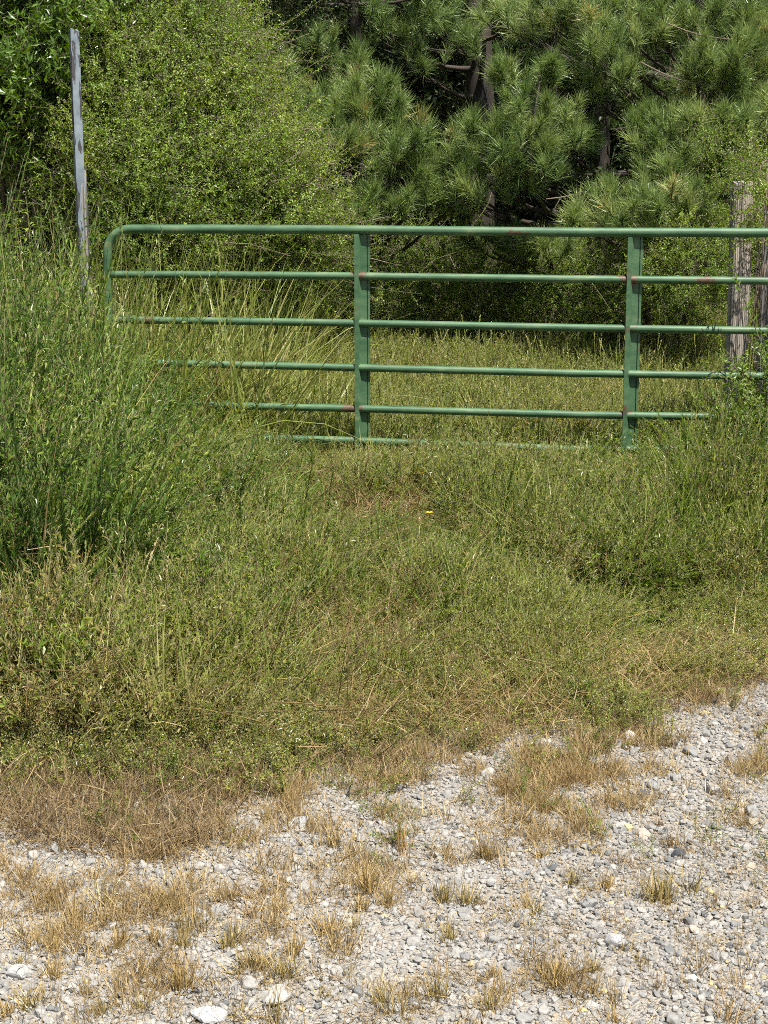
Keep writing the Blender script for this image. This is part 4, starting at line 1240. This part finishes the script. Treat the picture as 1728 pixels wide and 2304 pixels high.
# dead bare stalks lying over the left bank
for (lab, a, b, Y) in [('thin dark dead stalk standing in the brown grass at left', (228, 1700), (236, 1290), 4.75),
                       ('dark dead stalk beside the edge of the gravel', (425, 1735), (415, 1620), 4.6),
                       ('bent dark brown stem hooked over the fourth rail', (470, 850), (455, 745), 8.5)]:
    root = empty('dead_stalk', cl(a[0], a[1], Y)); tag(root, lab, 'stalk', 'dead weed stalks')
    e = cl(b[0], b[1], Y) - root.location
    mb = MB(); mb.tube([(0, 0, -.03), e * .4 + Vector((.01, 0, 0)), e * .75 + Vector((.015, 0, 0)), e], [.0035, .003, .0025, .0012], 5)
    for k in range(9):
        q = e * random.uniform(.3, 1); d = Vector((random.choice((-1, 1)) * random.uniform(.02, .06), random.gauss(0, .02), random.uniform(.02, .07)))
        mb.tube([q, q + d], [.0015, .0006], 3)
    mb.build('stem', M['redstem'], root)
# fans of dead fine stalks over the left bank
mb = MB()
for k in range(330):
    px_ = random.uniform(-60, 900); py_ = random.uniform(1120, 1700)
    p = ground_from(px_ * K_, py_ * K_) + Vector((0, 0, random.uniform(.05, .32)))
    L = random.uniform(.15, .42); a = random.gauss(.7, .5)
    d = Vector((math.cos(a), random.gauss(0, .3), math.sin(a) * .8)).normalized()
    pts = [p + d * L * t - Vector((0, 0, .12 * L * t * t)) for t in (0, .33, .66, 1)]
    mb.tube(pts, [.0016, .0014, .001, .0005], 3, random.random())
    for j in range(6):
        q = pts[1].lerp(pts[3], random.random())
        mb.tube([q, q + (d + Vector((random.gauss(0, .4), random.gauss(0, .3), random.gauss(0, .4)))).normalized() * random.uniform(.03, .09)], [.0008, .0003], 3, random.random())
o = mb.build('dead_stalks', M['straw']); tag(o, 'tangle of thin dead stalks leaning right over the left bank', 'stalks', kind='stuff')
# small yellow flowers in the bank
for (lab, x_, y_) in [('single yellow flower in the weeds below the second gate bay', 905, 1092), ('small orange-yellow flower low in the weeds, centre of the bank', 925, 1190)]:
    g = ground_from(x_ * K_, (y_ + 40) * K_); root = empty('flower', g); tag(root, lab, 'flower')
    h = .26; m1 = MB(); m1.tube([(0, 0, 0), (.005, -.01, h)], [.002, .0015], 4); m1.build('stem', M['stem'], root)
    for k in range(6):
        a = k * 1.047; m2 = MB(); m2.leaf((.005, -.01, h), (math.cos(a), math.sin(a) - .3, .35), (0, 0, 1), .022, .014, .5, 0, .1, .1); m2.build('petal', M['flower'], root)

# ------------------------------------------------------------------ gravel
def T_stone(n, name, flat=(.5, .8), pts=20):
    out = []
    for v in range(n):
        bm = bmesh.new()
        fx, fy, fz = random.uniform(.8, 1.25), random.uniform(.7, 1.0), random.uniform(*flat)
        for k in range(pts):
            q = Vector((random.gauss(0, 1), random.gauss(0, 1), random.gauss(0, 1))).normalized() * random.uniform(.82, 1.0)
            bm.verts.new((q.x * fx * .5, q.y * fy * .5, q.z * fz * .5))
        r = bmesh.ops.convex_hull(bm, input=bm.verts)
        bmesh.ops.delete(bm, geom=[g for g in r['geom_interior'] if isinstance(g, bmesh.types.BMVert)], context='VERTS')
        me = bpy.data.meshes.new(name); bm.to_mesh(me); bm.free()
        me.materials.append(M['stone'])
        out.append(bpy.data.objects.new(name, me))
    return out
tp_stone = T_stone(12, 'stone_source', pts=16)
tp_stone_r = T_stone(6, 'round_stone_source', pts=34)
def gravel(n, y0, y1, s0, s1, power, name, label, lift=.15):
    x, y = band(n, y0, y1, .35)
    k = rng.uniform(0, 1, len(x)) < (1 - weed_mask(x, y) * .93)
    x, y = x[k], y[k]; n = len(x)
    s = s0 + (s1 - s0) * rng.uniform(0, 1, n) ** power
    px, py = to_px(x, y, 0 * x)
    grey = .10 * sstep(300, 1500, px) + .05
    t = np.clip(rng.normal(.50, .14, n) - grey + .1 * (vnoise(x, y, 3, 71) - .5), .02, .9)
    sp = rng.uniform(0, 1, n)
    t = np.where(sp < .035, rng.uniform(.93, .97, n), t); t = np.where(sp > .988, rng.uniform(.97, 1, n), t); t = np.where((sp > .05) & (sp < .065), rng.uniform(0, .1, n), t)
    z = gz(x, y) + s * lift
    o = scatter(name, np.stack([x, y, z], 1), np.stack([rng.normal(0, .35, n), rng.normal(0, .35, n), rng.uniform(0, 6.28, n)], 1), s, t, tp_stone + tp_stone_r)
    tag(o, label, 'gravel', kind='stuff')
gravel(66000, 2.6, 7.2, .006, .014, 1.1, 'gravel', 'fine crushed limestone chips between the larger stones')
gravel(36000, 2.6, 7.4, .012, .025, 1.5, 'gravel', 'pale crushed limestone gravel of the road')
gravel(2600, 2.6, 7.6, .022, .046, 2.4, 'gravel', 'larger pale stones strewn over the gravel', .12)

def rock(label, x_, y_, w, tint_col, flat=.6, seed=1, yaw=0.0, aspect=.7):
    """one rock you could pick out: w = width in the 1728-wide photograph's pixels"""
    p = ground_from(x_, y_)
    size = w * p.y / FPX
    rs = random.Random(seed)
    bm = bmesh.new()
    for k in range(26):
        q = Vector((rs.gauss(0, 1), rs.gauss(0, 1), rs.gauss(0, 1))).normalized() * rs.uniform(.85, 1)
        bm.verts.new((q.x * .5 * size, q.y * .5 * size * aspect, q.z * .5 * size * flat))
    r = bmesh.ops.convex_hull(bm, input=bm.verts)
    bmesh.ops.delete(bm, geom=[g for g in r['geom_interior'] if isinstance(g, bmesh.types.BMVert)], context='VERTS')
    bmesh.ops.bevel(bm, geom=list(bm.edges), offset=size * .03, segments=1, affect='EDGES')
    me = bpy.data.meshes.new('rock'); bm.to_mesh(me); bm.free()
    m, nt, pr, out = new_mat('rock_face')
    tc = nt.nodes.new('ShaderNodeTexCoord')
    n = nt.nodes.new('ShaderNodeTexNoise'); n.inputs['Scale'].default_value = 45; n.inputs['Detail'].default_value = 7; n.inputs['Roughness'].default_value = .7
    nt.links.new(tc.outputs['Object'], n.inputs['Vector'])
    rp = ramp(nt, [(.3, tuple(c * .65 for c in tint_col)), (.55, tint_col), (.75, tuple(min(.45, c * 1.12) for c in tint_col))])
    nt.links.new(n.outputs[0], rp.inputs[0]); nt.links.new(rp.outputs[0], pr.inputs['Base Color'])
    b = nt.nodes.new('ShaderNodeBump'); b.inputs['Strength'].default_value = .8; b.inputs['Distance'].default_value = .004
    nt.links.new(n.outputs[0], b.inputs['Height']); nt.links.new(b.outputs[0], pr.inputs['Normal']); pr.inputs['Roughness'].default_value = .85
    me.materials.append(m)
    o = bpy.data.objects.new('rock', me); col.objects.link(o)
    o.location = p + Vector((0, 0, size * flat * .22)); o.rotation_euler = (rs.gauss(0, .15), rs.gauss(0, .15), yaw)
    tag(o, label, 'rock', 'larger rocks lying in the gravel')
    return o
PALE, GREY, DARK, TAN, YEL, PINK = (.36, .345, .315), (.26, .26, .25), (.07, .075, .085), (.42, .37, .29), (.52, .42, .21), (.38, .32, .28)
ROCKS = [('dark blue-grey angular rock alone in the pale gravel on the right', 1528, 1925, 44, DARK, .9),
         ('flat dark rock near the grass on the upper right gravel', 1645, 1712, 42, (.22, .21, .21), .6),
         ('smooth white rock at the foot of the weeds, right of centre', 1418, 1657, 40, (.50, .48, .45), .8),
         ('wide pale grey rock behind the dry grass, right of the white rock', 1555, 1690, 54, GREY, .55),
         ('pale rounded rock with grass on both sides, right of centre', 1098, 1742, 46, PALE, .75),
         ('grey block rock near the right side, above the dark angular rock', 1690, 1830, 50, GREY, .8),
         ('pale triangular rock near the right edge with a tan face', 1690, 1955, 42, TAN, .9),
         ('white wedge rock below the large pebbles at the right', 1605, 1780, 44, PALE, .8),
         ('broad flat grey stone lying half buried, right of centre low down', 1325, 2030, 64, GREY, .5),
         ('large grey stone beside two grass tufts in the lower right', 1385, 2120, 70, (.36, .36, .365), .7),
         ('long tan slab with a dark underside near the bottom left of centre', 625, 2235, 120, (.46, .43, .38), .35),
         ('rounded pale rock joined to the long tan slab', 560, 2215, 64, PALE, .7),
         ('wide pale flat rock at the bottom left edge', 40, 2185, 90, (.44, .43, .41), .45),
         ('broad pale slab near the bottom, left of the yellow stones', 470, 2278, 110, (.44, .44, .43), .35),
         ('pair-like pale boulder at the left edge of the dead grass', 75, 1925, 46, PALE, .7),
         ('grey rock in front of the brown grass at left', 205, 1940, 40, GREY, .6),
         ('upright pale grey rock at the edge of the brown grass mat', 320, 1950, 34, PALE, 1.0),
         ('large flat grey rock among tan grass, left of centre', 670, 1850, 66, (.38, .385, .39), .5),
         ('pale grey rounded rock left of the flat grey rock', 545, 1900, 40, PALE, .8),
         ('wide pale rock by the edge of the road in the middle left', 440, 1945, 70, PALE, .4),
         ('bright yellow stone beside the biggest green-tan tuft', 1597, 2006, 34, YEL, .5),
         ('yellow stone near the bottom centre', 680, 2270, 24, YEL, .5),
         ('small yellow stone left of the tall thin grass sprig', 1480, 2188, 16, YEL, .7),
         ('yellowish stone in the lower right, near the edge', 1600, 2212, 18, YEL, .5),
         ('yellow flat stone low at the centre bottom edge', 560, 2300, 38, YEL, .4),
         ('pinkish flat pebble on the middle of the road', 1085, 2105, 34, PINK, .5),
         ('squat grey rock in the middle of the lower gravel', 1108, 2112, 44, GREY, .75),
         ('dark low rock left of the grey squat rock', 1045, 2150, 46, (.24, .24, .24), .5),
         ('grey rock at the bottom edge, right of centre', 1180, 2290, 60, GREY, .5),
         ('grey rock with a flat top at the right of the gravel, under the weeds', 1470, 1770, 40, GREY, .7)]
for i, (lab, x_, y_, w, c_, fl) in enumerate(ROCKS):
    rock(lab, x_, y_ + w * .12, w, c_, fl, 10 + i, i * 1.7)

# ------------------------------------------------------------------ grass tufts on the gravel, each a thing of its own
def tuft_mesh(L, n, spread, seed, name):
    st = random.getstate(); random.seed(seed)
    mb = MB()
    for i in range(n):
        a = random.uniform(0, 6.283); s = abs(random.gauss(0, spread))
        b = (random.gauss(0, L * .16), random.gauss(0, L * .12), -.005)
        mb.blade(b, (math.cos(a) * s + b[0] * 6, math.sin(a) * s + b[1] * 6, 1), L * random.uniform(.4, 1.15), .0023 * random.uniform(.7, 1.3), random.uniform(-.2, .6), 3, random.random() ** .8)
    random.setstate(st)
    return mb
def tuft_mat(name, lo, mid, hi):
    m, nt, p, out = new_mat(name)
    a = nt.nodes.new('ShaderNodeAttribute'); a.attribute_name = 'rnd'
    rp = ramp(nt, [(0, lo), (.45, mid), (1, hi)])
    nt.links.new(a.outputs['Fac'], rp.inputs[0]); nt.links.new(rp.outputs[0], p.inputs['Base Color'])
    p.inputs['Roughness'].default_value = .5
    return m
M['t_green'] = tuft_mat('green_tan_tuft', (.09, .075, .022), (.22, .17, .05), (.44, .33, .12))
M['t_tan'] = tuft_mat('tan_tuft', (.15, .095, .03), (.32, .215, .07), (.52, .375, .15))
M['t_rust'] = tuft_mat('rusty_tuft', (.13, .07, .025), (.30, .18, .06), (.46, .31, .12))
tv = {}
for key, L, n, sp in [('dense', .075, 85, .55), ('open', .085, 48, .7), ('wide', .07, 95, 1.0), ('sparse', .07, 20, .5), ('upright', .10, 34, .3)]:
    for c_ in ('t_green', 't_tan', 't_rust'):
        tv[key, c_] = tuft_mesh(L, n, sp, hash(key) % 97 if False else len(key) * 7 + len(tv), 'tuft').mesh('grass_tuft', M[c_])
# x, y in photograph pixels of the foot; width in pixels; form; colour; the words that single it out
TUFTS = [
 (1490, 2030, 100, 'dense', 't_green', 'largest green-tan tuft on the right half of the gravel'),
 (1556, 2010, 76, 'open', 't_green', 'fan-shaped green-tan tuft left of the yellow stone'),
 (1445, 2010, 50, 'sparse', 't_tan', 'small tuft tucked left of the largest green-tan tuft'),
 (1412, 2018, 36, 'sparse', 't_green', 'thin sprig two tufts left of the largest green-tan tuft'),
 (1365, 2000, 62, 'dense', 't_tan', 'bushy tan tuft just above and left of the thin sprig'),
 (1395, 1945, 40, 'open', 't_rust', 'rusty tuft on the open gravel right of centre'),
 (1340, 1925, 50, 'open', 't_tan', 'low tan tuft next to the rusty one right of centre'),
 (1515, 1912, 42, 'upright', 't_rust', 'rusty upright tuft behind the dark blue-grey rock'),
 (1480, 1858, 42, 'open', 't_rust', 'rusty tuft with a dark shadow above the dark blue-grey rock'),
 (1668, 1862, 50, 'open', 't_tan', 'tan tuft beside the grey block rock at right'),
 (1705, 1995, 46, 'open', 't_green', 'small tuft at the right edge below the triangular rock'),
 (1290, 1990, 60, 'wide', 't_green', 'wide green-tan tuft above the broad flat grey stone'),
 (1205, 2060, 70, 'wide', 't_green', 'spreading tuft left of the broad flat grey stone'),
 (1180, 2045, 50, 'open', 't_tan', 'straggling tuft joined to the left of the spreading one'),
 (1190, 2092, 40, 'sparse', 't_green', 'sprig just below the spreading tuft'),
 (1366, 2072, 42, 'sparse', 't_rust', 'rusty sprig on bare gravel left of the biggest tufts'),
 (1010, 2120, 72, 'wide', 't_green', 'round green-tan tuft alone in the middle of the lower gravel'),
 (980, 2165, 34, 'sparse', 't_green', 'sprig below the lone round tuft'),
 (1250, 2222, 84, 'dense', 't_tan', 'thickest tan tuft in the cluster low on the right of centre'),
 (1210, 2195, 60, 'open', 't_tan', 'left member of the low cluster right of centre'),
 (1335, 2190, 56, 'dense', 't_green', 'round tuft right of the thickest tan tuft'),
 (1338, 2240, 52, 'open', 't_tan', 'tuft directly below the round one right of the thickest'),
 (1175, 2222, 40, 'open', 't_green', 'small tuft below the left member of the low cluster'),
 (1248, 2128, 22, 'sparse', 't_green', 'tiny dark sprig above the low cluster'),
 (1440, 2165, 44, 'open', 't_green', 'small round tuft below the large grey stone'),
 (1400, 2140, 40, 'sparse', 't_green', 'sprig on the lower side of the large grey stone'),
 (1484, 2232, 40, 'upright', 't_rust', 'tall thin two-stalked sprig in the lower right'),
 (1592, 2172, 30, 'sparse', 't_rust', 'rusty sprig right of the tall two-stalked one'),
 (1535, 2110, 40, 'open', 't_green', 'low tuft between the largest tuft and the lower right edge'),
 (1665, 2126, 34, 'sparse', 't_tan', 'tan sprig near the right edge, lower quarter'),
 (1640, 2298, 90, 'open', 't_rust', 'rusty tuft cut by the bottom edge at right'),
 (1385, 2300, 60, 'open', 't_tan', 'tuft cut by the bottom edge right of centre'),
 (1385, 2262, 46, 'upright', 't_tan', 'upright tan tuft just above the bottom edge, right of centre'),
 (1285, 2272, 60, 'open', 't_tan', 'tan tuft low between the cluster and the bottom edge'),
 (1110, 2200, 66, 'dense', 't_tan', 'bushy tan tuft left of the low cluster'),
 (1100, 2268, 84, 'dense', 't_green', 'large leaning tuft near the bottom centre-right'),
 (1115, 2240, 50, 'upright', 't_tan', 'upright tuft behind the large leaning one'),
 (985, 2250, 74, 'dense', 't_green', 'bushy tuft near the bottom centre'),
 (940, 2255, 50, 'open', 't_tan', 'open tuft left of the bushy bottom-centre one'),
 (885, 2285, 100, 'open', 't_green', 'spiky tuft standing at the bottom edge left of centre'),
 (990, 2200, 46, 'sparse', 't_rust', 'rusty sprig above the bushy bottom-centre tuft'),
 (540, 2292, 80, 'open', 't_green', 'spiky tuft below the long tan slab'),
 (620, 2298, 60, 'upright', 't_green', 'upright tuft at the bottom edge right of the spiky one'),
 (650, 2250, 34, 'upright', 't_tan', 'sprig growing in front of the long tan slab'),
 (730, 2245, 62, 'open', 't_green', 'tuft right of the long tan slab'),
 (860, 2260, 60, 'dense', 't_green', 'dense tuft two to the right of the long tan slab'),
 (780, 2200, 46, 'upright', 't_green', 'upright tuft above and right of the long tan slab'),
 (640, 2200, 80, 'dense', 't_green', 'matted green-tan tuft behind the long tan slab'),
 (570, 2185, 100, 'wide', 't_green', 'widest matted tuft above the rounded pale rock'),
 (520, 2135, 80, 'dense', 't_green', 'yellow-green tuft above the widest matted one'),
 (410, 2230, 90, 'dense', 't_tan', 'leaning bushy tuft left of the rounded pale rock'),
 (200, 2240, 76, 'open', 't_tan', 'leaning tuft low in the left corner area'),
 (70, 2265, 90, 'dense', 't_green', 'bushy tuft in the bottom left corner'),
 (20, 2290, 70, 'dense', 't_tan', 'tan tuft at the very bottom left'),
 (230, 2285, 60, 'dense', 't_green', 'tuft at the bottom edge, left quarter'),
 (320, 2275, 60, 'dense', 't_green', 'tuft right of the left-quarter bottom one'),
 (40, 2175, 60, 'open', 't_green', 'tuft on the flat pale rock at the left edge'),
 (120, 2200, 80, 'wide', 't_tan', 'wide tan tuft right of the flat pale rock'),
 (75, 2130, 60, 'dense', 't_tan', 'tan tuft on the left edge side, lower third'),
 (170, 2080, 74, 'dense', 't_tan', 'tall tan tuft left of the middle of the left gravel'),
 (120, 2140, 60, 'dense', 't_tan', 'tan tuft below the tall one at left'),
 (240, 2040, 90, 'wide', 't_green', 'wide green-tan tuft near the brown grass mat'),
 (375, 2045, 84, 'dense', 't_green', 'dense tuft right of the wide one near the brown mat'),
 (330, 2010, 40, 'upright', 't_rust', 'rusty upright tuft below the upright pale rock'),
 (415, 2045 + 85, 70, 'dense', 't_green', 'upright dense tuft left of the yellow-green one'),
 (355, 2125, 86, 'dense', 't_tan', 'bushy tan tuft in the middle of the left gravel'),
 (270, 2130, 76, 'dense', 't_tan', 'tuft left of the bushy tan one'),
 (482, 2070, 34, 'sparse', 't_green', 'sprig above the yellow-green tuft'),
 (415, 2105, 44, 'upright', 't_green', 'upright sprig right of the bushy tan tuft'),
 (450, 2100, 40, 'upright', 't_green', 'twin upright sprig beside the yellow-green tuft'),
 (570, 2065, 70, 'open', 't_rust', 'open rusty tuft in the left centre'),
 (620, 2060, 60, 'open', 't_tan', 'open tan tuft right of the open rusty one'),
 (500, 1955, 44, 'open', 't_tan', 'tan tuft right of the pale grey rounded rock'),
 (650, 1955, 44, 'upright', 't_tan', 'tan tuft on bare gravel below the large flat grey rock'),
 (740, 2105, 110, 'wide', 't_tan', 'widest low straw clump in the lower left centre'),
 (800, 2090, 60, 'wide', 't_green', 'tuft at the right end of the widest straw clump'),
 (660, 2150, 66, 'dense', 't_tan', 'tan tuft below the widest straw clump'),
 (830, 2010, 80, 'dense', 't_tan', 'bushy tan tuft in the middle of the gravel'),
 (810, 2050, 60, 'dense', 't_tan', 'tuft just below the bushy mid-gravel one'),
 (1050, 2040, 70, 'dense', 't_green', 'tuft pair\'s right member at the middle of the picture'),
 (1000, 2030, 60, 'dense', 't_green', 'tuft pair\'s left member at the middle of the picture'),
 (870, 2040, 60, 'dense', 't_tan', 'tan tuft right of the bushy mid-gravel one'),
 (1100, 1935, 70, 'dense', 't_tan', 'bushy tan tuft upper middle of the gravel'),
 (1220, 1930, 60, 'wide', 't_tan', 'wide tan tuft right of the upper middle one'),
 (930, 1990, 60, 'wide', 't_tan', 'wide straw tuft left of the upper middle one'),
 (750, 1905, 60, 'dense', 't_tan', 'tan tuft right of the large flat grey rock'),
 (910, 1920, 50, 'upright', 't_rust', 'rusty tuft in the upper middle of the gravel'),
 (600, 1850, 50, 'dense', 't_tan', 'tan tuft left of the large flat grey rock'),
]
for i, (x_, y_, w, form, c_, lab) in enumerate(TUFTS):
    p = ground_from(x_, y_)
    o = bpy.data.objects.new('grass_tuft', tv[form, c_]); col.objects.link(o)
    o.location = p
    base = {'dense': .10, 'open': .11, 'wide': .115, 'sparse': .075, 'upright': .075}[form]
    s = 1.45 * w * p.y / FPX / base
    o.scale = (s * random.uniform(.8, 1.2), s * random.uniform(.8, 1.1), s * random.choice((.6, .8, .95, 1.1, 1.2))); o.rotation_euler = (random.gauss(0, .08), random.gauss(0, .08), random.uniform(0, 6.28))
    tag(o, lab + ', dry grass in gravel', 'grass tuft', 'dry grass tufts growing in the gravel')
